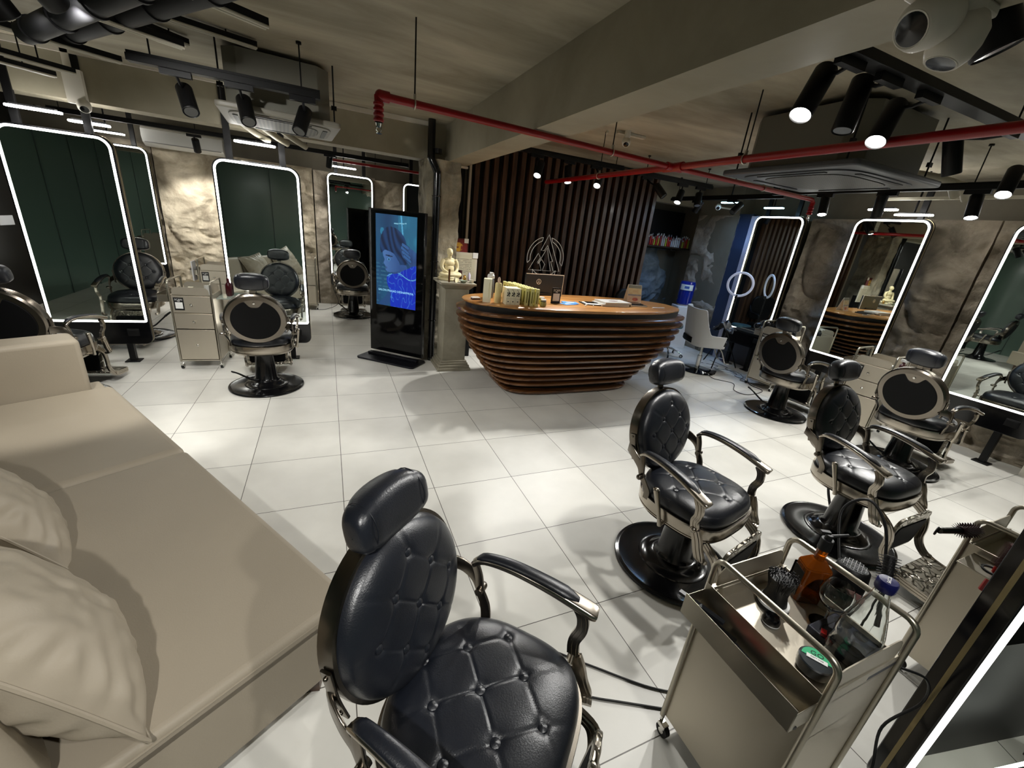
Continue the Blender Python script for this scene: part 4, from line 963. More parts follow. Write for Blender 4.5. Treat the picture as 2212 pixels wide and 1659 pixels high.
def track(a, b, lab, w=.055, hangers=None):
    a, b = Vector(a), Vector(b); t = empty('ceiling_track', a, 0, lab, 'light track', 'black lighting tracks')
    L = (b-a).length; dr = (b-a).normalized(); mid = (b-a)/2
    mb = MB(); alongx = abs(dr.x) > abs(dr.y)
    mb.box(mid+Vector((0,0,.015)), (L, w, .04) if alongx else (w, L, .04)); mb.build('rail', BLKM, t, bevel=.002)
    mb = MB(); mb.box(mid+Vector((0,0,.045)), (L, .02, .02) if alongx else (.02, L, .02)); mb.build('conduit', BLKM, t)
    n = max(2, int(L/1.1))
    for i in range(n):
        q = a*0+dr*(.12+(L-.24)*i/(n-1)); mb = MB(); mb.cyl(q, q+Vector((0,0,CEIL-a.z)), .005, seg=8); mb.cyl(q+Vector((0,0,CEIL-a.z-.015)), q+Vector((0,0,CEIL-a.z)), .018, seg=10); mb.build('hanger_rod', BLKM, t)
track((1.62,-3.40,2.62), (5.7,-3.40,2.62), 'thick black track crossing under the ceiling at the top right', .09)
track((1.95,.30,2.66), (3.65,.30,2.66), 'black track in front of the slat screen')
track((-1.12,-.98,2.52), (-.02,-.98,2.52), 'black track with three spotlights in front of the left ceiling unit', .07)
track((-3.2,3.10,2.56), (1.3,3.10,2.58), 'long black track near the back wall')
track((3.7,.02,2.60), (5.0,.02,2.60), 'short black track right of the slat screen')
track((5.02,-4.6,2.50), (5.02,-.95,2.50), 'long black track in front of the right wall mirrors')
track((5.30,-.9,2.50), (5.30,1.1,2.50), 'black track above the blue-tinted mirror')
track((-1.5,-5.45,2.66), (1.7,-5.45,2.66), 'unseen black track behind the photographer for the added spotlights')  # unseen rail that carries the added spots
# ---------------------------------------------------------------- red sprinkler pipes
RZ = 2.42
rp = empty('sprinkler_pipe', (0,0,0), 0, 'red sprinkler pipe network hanging under the ceiling', 'red pipe')
pA = [(.29,-1.93,RZ-.05),(.292,-1.93,RZ-.015),(.31,-1.928,RZ),(.36,-1.925,RZ),(2.75,-1.69,RZ),(4.80,-1.55,RZ),(4.87,-1.545,RZ),(4.90,-1.543,RZ-.03),(4.90,-1.543,RZ-.09)]
MB().tube(pA, .0215, 16).build('pipe', RED_PIPE, rp)
MB().tube([(2.745,-4.9,RZ),(2.745,.72,RZ)], .026, 16).build('pipe', RED_PIPE, rp)
mb = MB()
mb.cyl((2.745,-1.80,RZ), (2.745,-1.58,RZ), .036, seg=16); mb.cyl((2.66,-1.70,RZ), (2.84,-1.68,RZ), .031, seg=16); mb.build('fitting', RED_PIPE, rp); mb = MB()
mb.sph((.30,-1.93,RZ), .031); mb.cyl((.30,-1.93,RZ), (.35,-1.925,RZ), .030, seg=16)
mb.cyl((.29,-1.93,RZ-.135), (.29,-1.93,RZ), .0245, seg=16)
for i in range(4): mb.lathe([(.024,0),(.030,.006),(.030,.016),(.024,.022)], (.29,-1.93,RZ-.135+.027*i), 16)
mb.build('fitting', RED_PIPE, rp); mb = MB(); mb.cyl((4.9,-1.543,RZ-.15), (4.9,-1.543,RZ-.02), .0245, seg=16)
for i in range(3): mb.lathe([(.024,0),(.030,.006),(.030,.016),(.024,.022)], (4.90,-1.543,RZ-.15+.03*i), 16)
mb.build('fitting', RED_PIPE, rp); mb = MB(); mb.lathe([(.026,0),(.034,.006),(.034,.03),(.026,.036)], (2.745,.70,RZ-.018), 16); mb.build('fitting', RED_PIPE, rp)
for x, y, z in ((.29,-1.93,RZ-.14), (4.90,-1.543,RZ-.155)):
    mb = MB(); mb.cyl((x,y,z-.02), (x,y,z), .012, .018, seg=12); mb.tube([(x-.012,y,z-.015),(x-.014,y,z-.035),(x,y,z-.05)], .003, 6); mb.tube([(x+.012,y,z-.015),(x+.014,y,z-.035),(x,y,z-.05)], .003, 6); mb.lathe([(0,0),(.018,0),(.018,.002),(0,.002)], (x,y,z-.054), 14); mb.build('sprinkler_head', CHROME, rp)
for (x, y) in ((.50,-1.908),(2.05,-1.758),(4.0,-1.604)):
    r_ = .0215; mb = MB(); mb.tube([(x, y+r_*1.25*math.sin(a), RZ+r_*1.25*math.cos(a)) for a in [2*PI*k/20 for k in range(20)]], .0045, 6, closed=True); mb.box((x,y,RZ+.035), (.012,.02,.03)); mb.build('clamp', STEEL, rp)
    MB().cyl((x,y,RZ+.04), (x,y,CEIL), .0045, seg=8).build('hanger_rod', BLKM, rp)
for y in (-.55,-2.40,-3.9):
    x = 2.745; r_ = .026; mb = MB(); mb.tube([(x+r_*1.2*math.sin(a), y, RZ+r_*1.2*math.cos(a)) for a in [2*PI*k/20 for k in range(20)]], .0045, 6, closed=True); mb.box((x,y,RZ+.04), (.02,.012,.03)); mb.build('clamp', STEEL, rp)
    MB().cyl((x,y,RZ+.04), (x,y,CEIL), .0045, seg=8).build('hanger_rod', BLKM, rp)
r2 = MB().tube([(.05,3.5,2.47),(.05,3.5,2.52),(.09,3.5,2.54),(1.6,3.45,2.54)], .022, 12).build('sprinkler_pipe', RED_PIPE); MB().cyl((.8,3.475,2.55), (.8,3.475,CEIL), .005, seg=8).build('hanger_rod', BLKM, r2); tag(r2, 'short red pipe above the distant mirror', 'red pipe')
# ---------------------------------------------------------------- cassette air conditioners
ACP = mat('aircon_panel_dark', (74,76,80), .42); ACB = mat('aircon_body', (104,102,92), .5)
def grille_mat():
    m = mat('aircon_grille', (96,94,86), .5); nt = m.node_tree; b = nt.nodes['Principled BSDF']
    tc = nt.nodes.new('ShaderNodeTexCoord'); mp = nt.nodes.new('ShaderNodeMapping'); mp.inputs['Scale'].default_value = (48,48,48); mp.inputs['Rotation'].default_value = (0,0,.785)
    ck = nt.nodes.new('ShaderNodeTexChecker'); ck.inputs['Scale'].default_value = 1; ck.inputs[1].default_value = (*lin((84,82,74)),1); ck.inputs[2].default_value = (*lin((26,26,26)),1)
    nt.links.new(tc.outputs['Object'], mp.inputs[0]); nt.links.new(mp.outputs[0], ck.inputs[0]); nt.links.new(ck.outputs[0], b.inputs['Base Color']); return m
GRILLE = grille_mat()
def cassette(loc, rz, s, lab, col=ACP, hb=.40):
    t = empty('ceiling_air_conditioner', loc, rz, lab, 'air conditioner', 'ceiling cassette air conditioners')
    mb = MB(); mb.prism(rrect(s, s, .04, 5), -.012, .03, top_scale=1.0); mb.build('panel', col, t, bevel=.012, seg=3)
    mb = MB(); mb.ring(superell(s*.43, s*.43, 5, 64), superell(s*.32, s*.32, 4, 64), -.020, -.010); mb.build('louver_ring', ACB if col != ACP else mat('aircon_louver', (58,60,64), .4), t, bevel=.002)
    for k in range(4):
        a = k*PI/2; c = (s*.375*math.cos(a), s*.375*math.sin(a), -.022); mb = MB(); mb.box(c, (.035, s*.5, .006) if k % 2 == 0 else (s*.5, .035, .006)); mb.build('louver', BLKM, t)
    mb = MB(); mb.prism(superell(s*.315, s*.315, 4, 64), -.024, -.012); mb.build('intake_grille', GRILLE, t)
    mb = MB(); ch_ = s*.42; o = [(ch_,ch_*.75),(ch_*.75,ch_),(-ch_*.75,ch_),(-ch_,ch_*.75),(-ch_,-ch_*.75),(-ch_*.75,-ch_),(ch_*.75,-ch_),(ch_,-ch_*.75)]; mb.prism(o, .03, hb); mb.build('body', ACB, t, bevel=.004)
    for sx in (-1,1):
        for sy in (-1,1): mb = MB(); mb.cyl((sx*s*.45, sy*s*.40, .03), (sx*s*.45, sy*s*.40, CEIL-loc[2]), .006, seg=8); mb.box((sx*s*.45, sy*s*.40, .14), (.04,.02,.03)); mb.build('hanger_rod', BLKM, t)
    return t
cassette((3.60,-2.44,2.40), .0, 1.06, 'large dark ceiling air conditioner crossed by the red pipe at the right')
cassette((-.33,-.28,2.41), math.radians(4), .86, 'grey ceiling air conditioner behind the three spotlights at the left', mat('aircon_panel_grey', (120,116,106), .45))
# wall split unit
t = empty('wall_air_conditioner', (-2.02,4.18,2.52), 0, 'white wall air conditioner above the rock panel at the back left', 'air conditioner')
mb = MB(); P_ = [(0,.13),(-.16,.13),(-.19,.10),(-.20,.0),(-.17,-.08),(-.08,-.13),(0,-.13)]
mb.M = Matrix(((0,0,1,0),(1,0,0,0),(0,1,0,0),(0,0,0,1))); mb.prism(P_, -.52, .52); mb.build('body', WHITE, t, bevel=.006)
MB().box((0,-.172,-.078), (.98,.01,.012)).build('louver', mat('louver_grey', (150,150,148), .4), t)
# ---------------------------------------------------------------- wide dark ducts and pale battens at the upper left
DUCT = mat('duct_black', (26,26,28), .6, spec=.3)
for a, b, r, lab in (((-1.50,-.73,2.64), (.75,-3.76,2.64), .062, 'wide dark round duct crossing the upper left corner'), ((-1.47,-1.24,2.50), (.3,-3.75,2.50), .052, 'second dark round duct nearer the top left corner')):
    mb = MB(); mb.cyl(a, b, r, seg=32); A, B = Vector(a), Vector(b); dr = (B-A).normalized()
    for k in range(7): q = A+(B-A)*(k+.3)/7; mb.cyl(q, q+dr*.02, r+.008, seg=32)
    tag(mb.build('ventilation_duct', DUCT), lab, 'duct', 'dark round ventilation ducts')
BATT = mat('batten_white', (188,184,168), .4)
for (x1,y1,L_,an,z,lab) in ((-.753,-1.297,1.7,35,2.58,'long pale batten running down to the right at the upper left, the longest'),(-.248,-1.964,1.2,30,2.60,'pale batten ending near the top centre left'),
     (-1.251,-.649,1.5,35,2.56,'pale batten passing under the bright round lamp'),(-1.755,.04,1.3,42,2.55,'lower pale batten at the left edge'),(-1.985,.331,1.2,42,2.55,'lowest pale batten at the left edge'),
     (-.891,-.473,.8,45,2.79,'short pale batten close to the ceiling beside the duct end'),(-.417,-.80,1.2,20,2.79,'pale batten close to the ceiling, right of the duct')):
    x0, y0 = x1-L_*math.cos(math.radians(an)), y1-L_*math.sin(math.radians(an))
    A = Vector((x0,y0,z)); B = Vector((x1,y1,z)); dr = (B-A).normalized(); rz = math.atan2(dr.y, dr.x); L = (B-A).length
    t = empty('ceiling_batten', (A+B)/2, rz, lab, 'lighting batten', 'pale ceiling battens')
    MB().box((0,0,.018), (L,.045,.03)).build('housing', BLKM, t); mb = MB()
    for s1 in (-.016,.016): mb.tube([(-L/2,s1,-.004),(L/2,s1,-.004)], .008, 8)
    mb.build('tube', BATT, t)
    for s1 in (-.35,.35): MB().cyl((L*s1,0,.03), (L*s1,0,CEIL-z), .005, seg=8).build('hanger_rod', BLKM, t)
# ---------------------------------------------------------------- cameras and ceiling odds
def dome(loc, aim, r, lab, grp='white security cameras'):
    t = empty('security_camera', loc, 0, lab, 'camera', grp); d = Vector(aim).normalized()
    mb = MB(); mb.lathe([(0,-r*1.15),(r*.6,-r*1.08),(r*.92,-r*.6),(r,0),(r*.93,r*.55),(r*.72,r*.92),(r*.62,r*.95)], (0,0,0), 32, d); mb.build('housing', WHITEW, t, ang=60)
    mb = MB(); mb.lathe([(r*.60,r*.952),(r*.50,r*.97),(0,r*1.0)], (0,0,0), 28, d, caps=False); mb.build('lens', BLKGL, t)
    mb = MB(); mb.lathe([(r*.62,r*.95),(r*.66,r*.97),(r*.69,r*.90)], (0,0,0), 28, d, caps=False); mb.build('lens_ring', WHITEW, t)
    return t
t = dome((1.385,-4.045,2.375), (-.80,.10,-.45), .060, 'left dome of the large white twin camera at the top right')
MB().cyl((.0,0,.03), (.03,0,.072), .04, seg=24).build('bracket', WHITEW, t)
t = dome((1.490,-4.065,2.352), (-.25,.15,-.95), .055, 'right lower dome of the large white twin camera at the top right')
MB().cyl((0,0,.03), (0,0,.095), .035, seg=24).build('bracket', WHITEW, t)
b_ = MB().box((1.46,-4.04,2.432), (.26,.09,.03)).build('camera_bracket', WHITEW, bevel=.008); tag(b_, 'white mounting bar above the twin white camera', 'bracket')
t = dome((2.86,-.78,2.74), (-.4,-.6,-.7), .045, 'small white camera under the ceiling left of the thin hanging rods'); MB().cyl((0,0,.03), (0,0,.10), .03, seg=16).build('bracket', WHITEW, t)
t = dome((5.75,.52,2.45), (-.6,-.6,-.5), .045, 'small white camera on a short arm right of the slat screen'); MB().cyl((0,0,.0), (.65,.15,.02), .012, seg=10).build('bracket', WHITEW, t)
t = dome((4.35,1.15,2.42), (-.2,-.8,-.5), .045, 'small white camera on a post just right of the slat screen'); MB().box((0,0,.17), (.05,.05,.32)).build('bracket', WHITEW, t)
t = dome((-1.94,.60,2.40), (.2,-.7,-.6), .05, 'small white camera under the beam at the upper left'); MB().box((-.04,.02,.14), (.13,.05,.26)).build('bracket', WHITEW, t)
for (a, b, lab) in (((1.30,.665,2.455),(1.62,.665,2.455),'s'),):
    tag(MB().box(((a[0]+b[0])/2, a[1]+.05, 2.43), (.34,.05,.022)).build('cable_duct', WHITEW), 'short white cable cover under the beam end beside the drain pipe', 'cable cover')
tag(MB().box((-2.02,.675,2.62), (.05,.03,.40)).build('cable_duct', WHITEW), 'vertical white cable cover on the beam above the left mirrors', 'cable cover')
# ceiling light fixture plate with conduit (behind the red pipe)
tag(MB().box((2.95,-.72,2.825), (.34,.05,.025)).build('ceiling_batten', BATT), 'small pale fitting on the ceiling behind the thin rods', 'lighting batten')
tag(MB().tube([(2.72,-.62,2.83),(2.78,-.50,2.83)], .01, 8).build('conduit', BATT), 'short pale conduit on the ceiling behind the thin rods', 'conduit')
# pale curved insulated pipes above the right mirrors and behind the left unit
for k in range(3):
    x = 5.15+.22*k
    tag(MB().tube(cat([(x-.5,-2.1+.02*k,2.66),(x-.15,-2.25,2.66),(x+.15,-2.45,2.62),(x+.3,-2.5,2.5)], 5), .035, 12).build('insulated_pipe', mat('pipe_wrap', (150,144,126), .6) if k == 0 else bpy.data.materials['pipe_wrap']), ['left','middle','right'][k]+' of three pale wrapped pipes above the mirror that reflects the desk', 'pipe', 'pale wrapped pipes by the right wall')
for k in range(3):
    tag(MB().tube(cat([(-.75+.14*k,.10,2.50),(-.72+.16*k,.35,2.46),(-.62+.17*k,.50,2.40),(-.52+.17*k,.60,2.36)], 5), .030, 12).build('insulated_pipe', bpy.data.materials['pipe_wrap']), ['left','middle','right'][k]+' of three pale wrapped pipes bending below the left ceiling unit', 'pipe', 'pale wrapped pipes by the left unit')
tag(MB().box((6.0,-2.35,2.56), (.02,1.5,.03)).build('conduit', BATT), 'pale straight conduit above the right wall mirrors', 'conduit')
tag(MB().tube([(-3.9,1.05,2.52),(1.0,1.05,2.56)], .035, 12).build('conduit', BLKM), 'dark pipe running behind the cross beam', 'conduit')
tag(MB().box((3.4,-4.2,2.832), (3.4,.05,.014)).build('conduit', BATT), 'long pale strip on the ceiling at the top right', 'conduit')
tag(MB().box((2.6,-3.75,2.832), (1.6,.02,.014)).build('conduit', BATT), 'thin pale strip on the ceiling at the top right behind the cameras', 'conduit')
# ---------------------------------------------------------------- seated statue on the pedestal
IVORY = mat('cream_stone', (205,192,150), .55, bump=.05, bump_scale=60)
mb = MB(); E = mb.sph
E((0,0,.028), .12, sc=(1.05,.72,.24), seg=32); mb.lathe([(.112,0),(.118,.01),(.112,.022),(.104,.026),(.11,.034),(.10,.044),(0,.044)], (0,0,0), 40)
E((0,.008,.115), .075, sc=(.86,.56,1.0)); E((0,.006,.185), .062, sc=(1.12,.62,.80)); E((0,.008,.225), .03, sc=(2.2,.9,.7))
for sx in (-1,1):
    mb.tube(cat([(sx*.068,.006,.222),(sx*.088,.0,.185),(sx*.092,-.008,.145),(sx*.082,-.025,.115),(sx*.050,-.055,.092),(sx*.012,-.070,.085)],5), .021, 12, scale=[1.15-.022*k for k in range(26)])
    mb.tube(cat([(sx*.045,.0,.075),(sx*.085,-.02,.068),(sx*.108,-.040,.062),(sx*.07,-.070,.060),(sx*.0,-.080,.062),(-sx*.04,-.075,.066)],5), .028, 12, scale=[1.1-.016*k for k in range(26)])
E((0,-.072,.088), .022, sc=(1.6,.8,.45)); mb.cyl((0,.004,.235), (0,.0,.275), .022); E((0,-.004,.300), .036, sc=(.86,.95,1.12), seg=24)
E((0,.004,.318), .034, sc=(.95,1.0,.85), seg=24); E((0,.006,.338), .016, sc=(1,1,.6)); E((0,-.038,.298), .0065, sc=(.8,1,1.5)); E((0,-.034,.281), .007, sc=(1.4,.6,.5))
for sx in (-1,1): E((sx*.032,.0,.296), .008, sc=(.4,.8,2.2)); E((sx*.013,-.032,.304), .006, sc=(1.3,.5,.6))
st = mb.build('statue', IVORY, remesh=.0035); st.location = (1.34,.27,1.112); st.scale = (1.12,1.12,1.08); st.rotation_euler = (0,0,math.radians(12))
tag(st, 'cream seated meditating figure statue on the concrete pedestal', 'statue')
def it(mb, name, m, lab, cat_, loc=(0,0,0), rz=0, grp=None, **k):
    o = mb.build(name, m, None, **k); o.location = loc; o.rotation_euler = (0,0,rz); tag(o, lab, cat_, grp); return o
it(MB().lathe([(.011,0),(.012,.004),(.012,.15),(0,.15)]), 'incense_tube', mat('bronze', (110,84,60), .3, metal=.8), 'thin bronze tube standing before the statue', 'tube', (1.29,.06,1.112))
it(MB().lathe([(.018,0),(.03,.006),(.052,.028),(.050,.028),(.028,.010),(0,.009)], seg=32), 'bowl', mat('celadon', (130,140,122), .25), 'green-grey bowl on the front of the pedestal top', 'bowl', (1.47,.06,1.112))
it(MB().lathe([(.018,0),(.024,.006),(.032,.038),(.030,.038),(.020,.010),(0,.009)], seg=28), 'cup', mat('pale_ceramic', (200,196,182), .3), 'pale cup at the right of the pedestal top', 'cup', (1.58,.09,1.112))
it(MB().lathe([(.02,0),(.024,.02),(.02,.045),(.008,.06),(.012,.07),(0,.075)], seg=20), 'figurine', mat('brass_shiny', (190,150,80), .25, metal=.9), 'small golden figurine behind the bowl', 'figurine', (1.53,.22,1.112))
it(MB().lathe([(.022,0),(.03,.02),(.026,.05),(.03,.054),(.0,.055)], seg=20), 'glass_cup', GLASS, 'small clear glass beside the bronze tube', 'glass', (1.38,.07,1.112))
it(MB().lathe([(.018,0),(.019,.075),(.010,.09),(.009,.10),(0,.10)], seg=18), 'bottle', mat('lilac_plastic', (196,190,210), .35), 'pale lilac bottle at the back right of the pedestal top', 'bottle', (1.60,.27,1.112))
b = it(MB().box((0,0,.075), (.035,.035,.11)), 'flower_holder', mat('dark_maroon', (50,16,14), .4), 'dark maroon holder behind the golden figurine', 'holder', (1.50,.33,1.10), math.radians(30))
it(MB().box((0,0,.03), (.02,.02,.06)), 'candle', mat('red_wax', (150,30,30), .4), 'small red candle behind the golden figurine', 'candle', (1.55,.31,1.112))
CERT = vcol_mat('painted_panel', 0, .5)
def painted(name, w, h, fn, nu, nv, parent, M, m=CERT, th=0):
    vs = [tuple(M @ Vector((w*(i/nu-.5), h*(j/nv-.5), 0))) for i in range(nu+1) for j in range(nv+1)]
    fs = [(i*(nv+1)+j, (i+1)*(nv+1)+j, (i+1)*(nv+1)+j+1, i*(nv+1)+j+1) for i in range(nu) for j in range(nv)]
    me = bpy.data.meshes.new(name); me.from_pydata(vs, [], fs); ca = me.color_attributes.new('Col', 'FLOAT_COLOR', 'POINT'); buf = []
    for i in range(nu+1):
        for j in range(nv+1): buf += [*lin(fn(i/nu, j/nv)), 1]
    ca.data.foreach_set('color', buf); me.materials.append(m); o = bpy.data.objects.new(name, me); COL.objects.link(o)
    if parent is not None: o.parent = parent
    return o
def picf(u, v):
    if math.hypot((u-.52)*1.2, v-.45) < .33: return (205,160,60) if noise.noise(Vector((u*6,v*6,1))) > -.15 else (120,40,30)
    return (110,26,24)
f1 = it(MB().box((0,0,0), (.30,.015,.20)), 'picture_frame', mat('dark_red_frame', (70,18,18), .4), 'small red picture leaning behind the statue head', 'picture', (1.52,.62,1.50), 0)
painted('picture_image', .27, .17, picf, 30, 20, f1, frame_mat((0,-.009,0), (1,0,0), (0,0,1)))
for sx in (-1,1): MB().prism([(0,0),(.055,0),(.055,-.055),(0,-.055)], -.004, .004).build('corner_cover', WHITEW, f1).matrix_local = frame_mat((sx*.15-(.055 if sx > 0 else 0),-.012,.10), (1,0,0), (0,0,1))
f2 = it(MB().box((0,0,0), (.36,.02,.36)), 'certificate_frame', mat('pale_frame', (196,190,172), .4), 'pale framed certificate behind the statue shoulder', 'certificate', (1.62,.60,1.25), 0)
painted('certificate_sheet', .30, .30, lambda u, v: (80,76,68) if (abs(v*14 % 1-.5) < .12 and .15 < u < .85 and .2 < v < .85 and noise.noise(Vector((u*30,v*14,3))) > -.25) else (190,184,160), 44, 60, f2, frame_mat((0,-.0115,0), (1,0,0), (0,0,1)))
MB().box((.15,-.014,.15), (.07,.006,.07)).build('corner_cover', WHITE, f2)
tag(MB().box((1.57,.66,.60), (.42,.10,1.20)).build('cabinet', BLKM, bevel=.004), 'dark stand behind the pedestal holding the frames', 'cabinet')
# ---------------------------------------------------------------- desk items
PK1 = mat('olive_pack', (205,196,140), .45); PK2 = mat('yellow_pack', (214,208,140), .4); PK3 = mat('cream_pack', (232,226,196), .45); INK = mat('dark_ink', (44,42,34), .5)
z = TZ
def pbox(w, d, h, m, nm='product_box'): return MB().box((0,0,h/2), (w,d,h)).build(nm, m, bevel=.0015, seg=1)
o = pbox(.085,.10,.245, PK3); tag(place(o,(1.53,-.63,z), math.radians(-22)), 'tallest cream product box at the left end of the desk', 'box')
MB().box((.02,-.051,.13), (.004,.001,.16)).build('print', PK1, o)
t = it(MB().lathe([(.034,0),(.036,.005),(.036,.20),(.030,.212),(0,.213)], seg=28), 'product_bottle', mat('amber_cream', (214,196,140), .35), 'round cream canister right of the tallest box', 'bottle', (1.635,-.68,z))
it(MB().lathe([(.012,0),(.014,.01),(.016,.03),(.012,.05),(.006,.06),(0,.06)]), 'glass_vial', mat('pinkish_glass', (210,180,160), .15, spec=.6), 'small pale vial on top of the round canister', 'bottle', (1.635,-.68,z+.213))
for k in range(3):
    o = pbox(.052,.15,.175, PK3); place(o, (1.725+.054*k,-.70-.004*k,z), math.radians(-3), ['left','middle','right'][k]+' of three white boxes printed with a black olive sprig', 'white boxes with olive print', 'box')
    mb = MB(); rr = random.Random(k)
    mb.tube(cat([(-.018,-.0756,.165),(.0,-.0756,.14),(.012,-.0756,.10)],4), .0022, 5)
    for (a, c_) in ((-.012,.125),(.004,.13),(.012,.12),(-.006,.105),(.006,.095),(-.014,.098),(0,.115)): mb.sph((a,-.0756,c_), .0075, sc=(.8,.15,1.1), seg=10)
    mb.sph((0,-.0756,.035), .008, sc=(1.2,.15,.6), seg=10); mb.box((0,-.0756,.066), (.05,.0008,.0012)); mb.build('print', INK, o)
pk = None
for r in range(9):
    for c_ in range(3):
        lab = 'slim yellow-green product box, '+['left','middle','right'][c_]+' column, '+['frontmost','second from the front','third from the front','fourth from the front','fifth, mid column','fourth from the back','third from the back','second from the back','rearmost'][r]
        if pk is None:
            pk = pbox(.038,.040,.185, PK2); MB().box((0,-.0205,.09), (.012,.001,.12)).build('print', mat('olive_print', (120,116,50), .5), pk); o = pk
        else: o = copy_tree(pk)
        place(o, (1.935+.052*c_-.010*r,-.775+.058*r-.02*c_,z), math.radians(-16), lab, 'slim yellow-green product boxes', 'box')
o = it(MB().lathe([(.040,0),(.043,.02),(.043,.12),(.040,.20),(.034,.215),(0,.215)], seg=28), 'shaker_bottle', mat('smoky_plastic', (110,112,116), .2, spec=.6), 'grey shaker bottle with white lid behind the yellow boxes', 'bottle', (1.66,-.36,z))
mb = MB(); mb.lathe([(.040,.215),(.042,.225),(.040,.250),(.030,.262),(0,.265)], seg=28); mb.box((.0,-.02,.275), (.03,.07,.014)); mb.build('lid', WHITE, o)
for (x, y, lab) in ((2.13,-.80,'front glass jar with white lid beside the yellow boxes'), (2.18,-.66,'rear small glass jar with white lid')):
    o = it(MB().lathe([(.028,0),(.036,.008),(.038,.035),(.030,.056),(0,.057)], seg=28), 'jar', mat('olive_glass', (170,168,110), .12, spec=.6), lab, 'jar', (x,y,z), grp='desk jars')
    MB().lathe([(.031,.056),(.031,.066),(.031,.076),(.028,.079),(0,.079)], seg=28).build('lid', WHITE, o); MB().lathe([(.0315,.053),(.0315,.062)], seg=28).build('band', BLK, o)
t = empty('display_stand', (2.40,-.60,z), math.radians(4), 'upright black card display on the desk with a white panel', 'sign')
MB().box((0,.012,.09), (.125,.006,.18)).build('back_board', BLK, t); label_card(t, (0,.0085,.092), (1,0,0), (0,0,1), .12, .175)
M_BLUE = mat('blue_leaflet', (60,130,215), .5)
for k, (x, y, a) in enumerate(((2.57,-.60,.3),(2.63,-.54,-.2))):
    o = it(MB().box((0,0,.002), (.19,.12,.004)), 'leaflet', M_BLUE, ['front','rear'][k]+' blue and white leaflet on the desk right of the black card', 'leaflet', (x,y,z+.0045*k), a, 'blue leaflets')
    MB().prism(superell(.055,.022,2,20), .0041, .0046).build('print', WHITE, o)
t = empty('monitor', (2.52,-.02,z), math.radians(3), 'dark computer screen seen from behind with a round white emblem', 'monitor')
MB().box((0,0,.13), (.56,.03,.27)).build('panel', mat('monitor_back', (40,44,48), .4), t, bevel=.004)
mb = MB(); mb.box((0,-.017,.264), (.56,.006,.008)); mb.box((.277,-.017,.13), (.005,.006,.27)); mb.build('edge', mat('monitor_edge', (230,230,225), .3), t)
mb = MB(); mb.M = frame_mat((-.09,-.0165,.17), (1,0,0), (0,0,1)); mb.ring(superell(.034,.034,2,32), superell(.028,.028,2,32), 0, .0015); mb.tube([(-.015,-.02,.001),(0,.022,.001),(.015,-.02,.001),(0,-.004,.001),(-.015,-.02,.001)], .003, 5); mb.build('emblem', WHITE, t)
MB().box((0,.03,.02), (.2,.14,.02)).build('stand', BLK, t)
# books, folders and small things
PG = mat('page_white', (222,218,208), .6); CV = mat('grey_cover', (190,188,184), .4, bump=.05)
o = it(MB().box((0,0,.0105), (.40,.235,.019)), 'book', PG, 'upper large grey magazine of the pair on the desk', 'book', (3.24,-.56,z+.026), math.radians(2), 'grey magazines')
mb = MB(); mb.box((0,0,.021), (.405,.24,.003)); mb.box((0,0,.0), (.405,.24,.003)); mb.build('cover', CV, o); MB().prism(superell(.07,.02,2,24), .0226, .0235).build('cover_print', mat('maroon_print', (90,50,60), .5), o)
o = it(MB().box((0,0,.012), (.40,.235,.021)), 'book', PG, 'lower grey magazine under the other one', 'book', (3.20,-.57,z+.001), math.radians(-1), 'grey magazines')
MB().box((0,0,.0235), (.405,.24,.002)).build('cover', CV, o)
o = it(MB().box((0,0,.005), (.26,.20,.010)), 'clipboard', BLK, 'black edged clipboard with pale sheets left of the magazines', 'clipboard', (2.93,-.555,z), math.radians(-8)); MB().box((.01,-.01,.0115), (.22,.17,.003)).build('sheets', PG, o)
it(MB().box((0,0,.005), (.15,.075,.008)), 'phone', BLKGL, 'black phone lying on the clipboard', 'phone', (2.93,-.54,z+.0135), math.radians(-6), bevel=.003)
o = it(MB().box((0,0,.009), (.27,.19,.018)), 'notebook', BLK, 'thick black notebook right of the magazines', 'notebook', (3.60,-.54,z), math.radians(-3), bevel=.003); MB().box((.004,-.0945,.009), (.255,.003,.012)).build('pages', PG, o)
o = it(MB().box((0,0,.006), (.23,.16,.012)), 'tablet', BLKGL, 'black tablet case lying on the notebook', 'tablet', (3.58,-.52,z+.0185), math.radians(-12), bevel=.003)
it(MB().tube([(-.1,0,.008),(.1,0,.008)], .007, 8), 'pen', WHITE, 'white pen lying at the right end of the desk', 'pen', (3.86,-.70,z), math.radians(2))
o = it(MB().tube(cat([(-.05,0,.012),(-.02,.012,.016),(.02,.012,.016),(.05,0,.012)],4), .004, 6), 'key_ring', BLK, 'small black keys behind the magazines', 'keys', (3.30,-.36,z), .4)
for k in range(3): it(MB().box((0,0,.004), (.09,.055,.008)), 'card_pack', [mat('card_dark', (70,50,44), .5), mat('card_brown', (110,84,72), .5), WHITE][k], ['lowest','middle','top white'][k]+' card of the small stack at the left tip of the desk', 'card', (1.44,-.52,z+.009*k), .1*k, 'small cards')
for k, (x,y) in enumerate(((2.80,-.64),(2.86,-.70),(2.75,-.70))): it(MB().sph((0,0,.008), .010, sc=(1.4,.9,.6), seg=10), 'crumpled_paper', PG, 'little crumpled paper scrap between leaflets and clipboard', 'paper', (x,y,z), k, 'paper scraps')
t = empty('painting_calendar', (3.78,-.26,z), math.radians(-8), 'standing card with a small beach painting at the right of the desk', 'card')
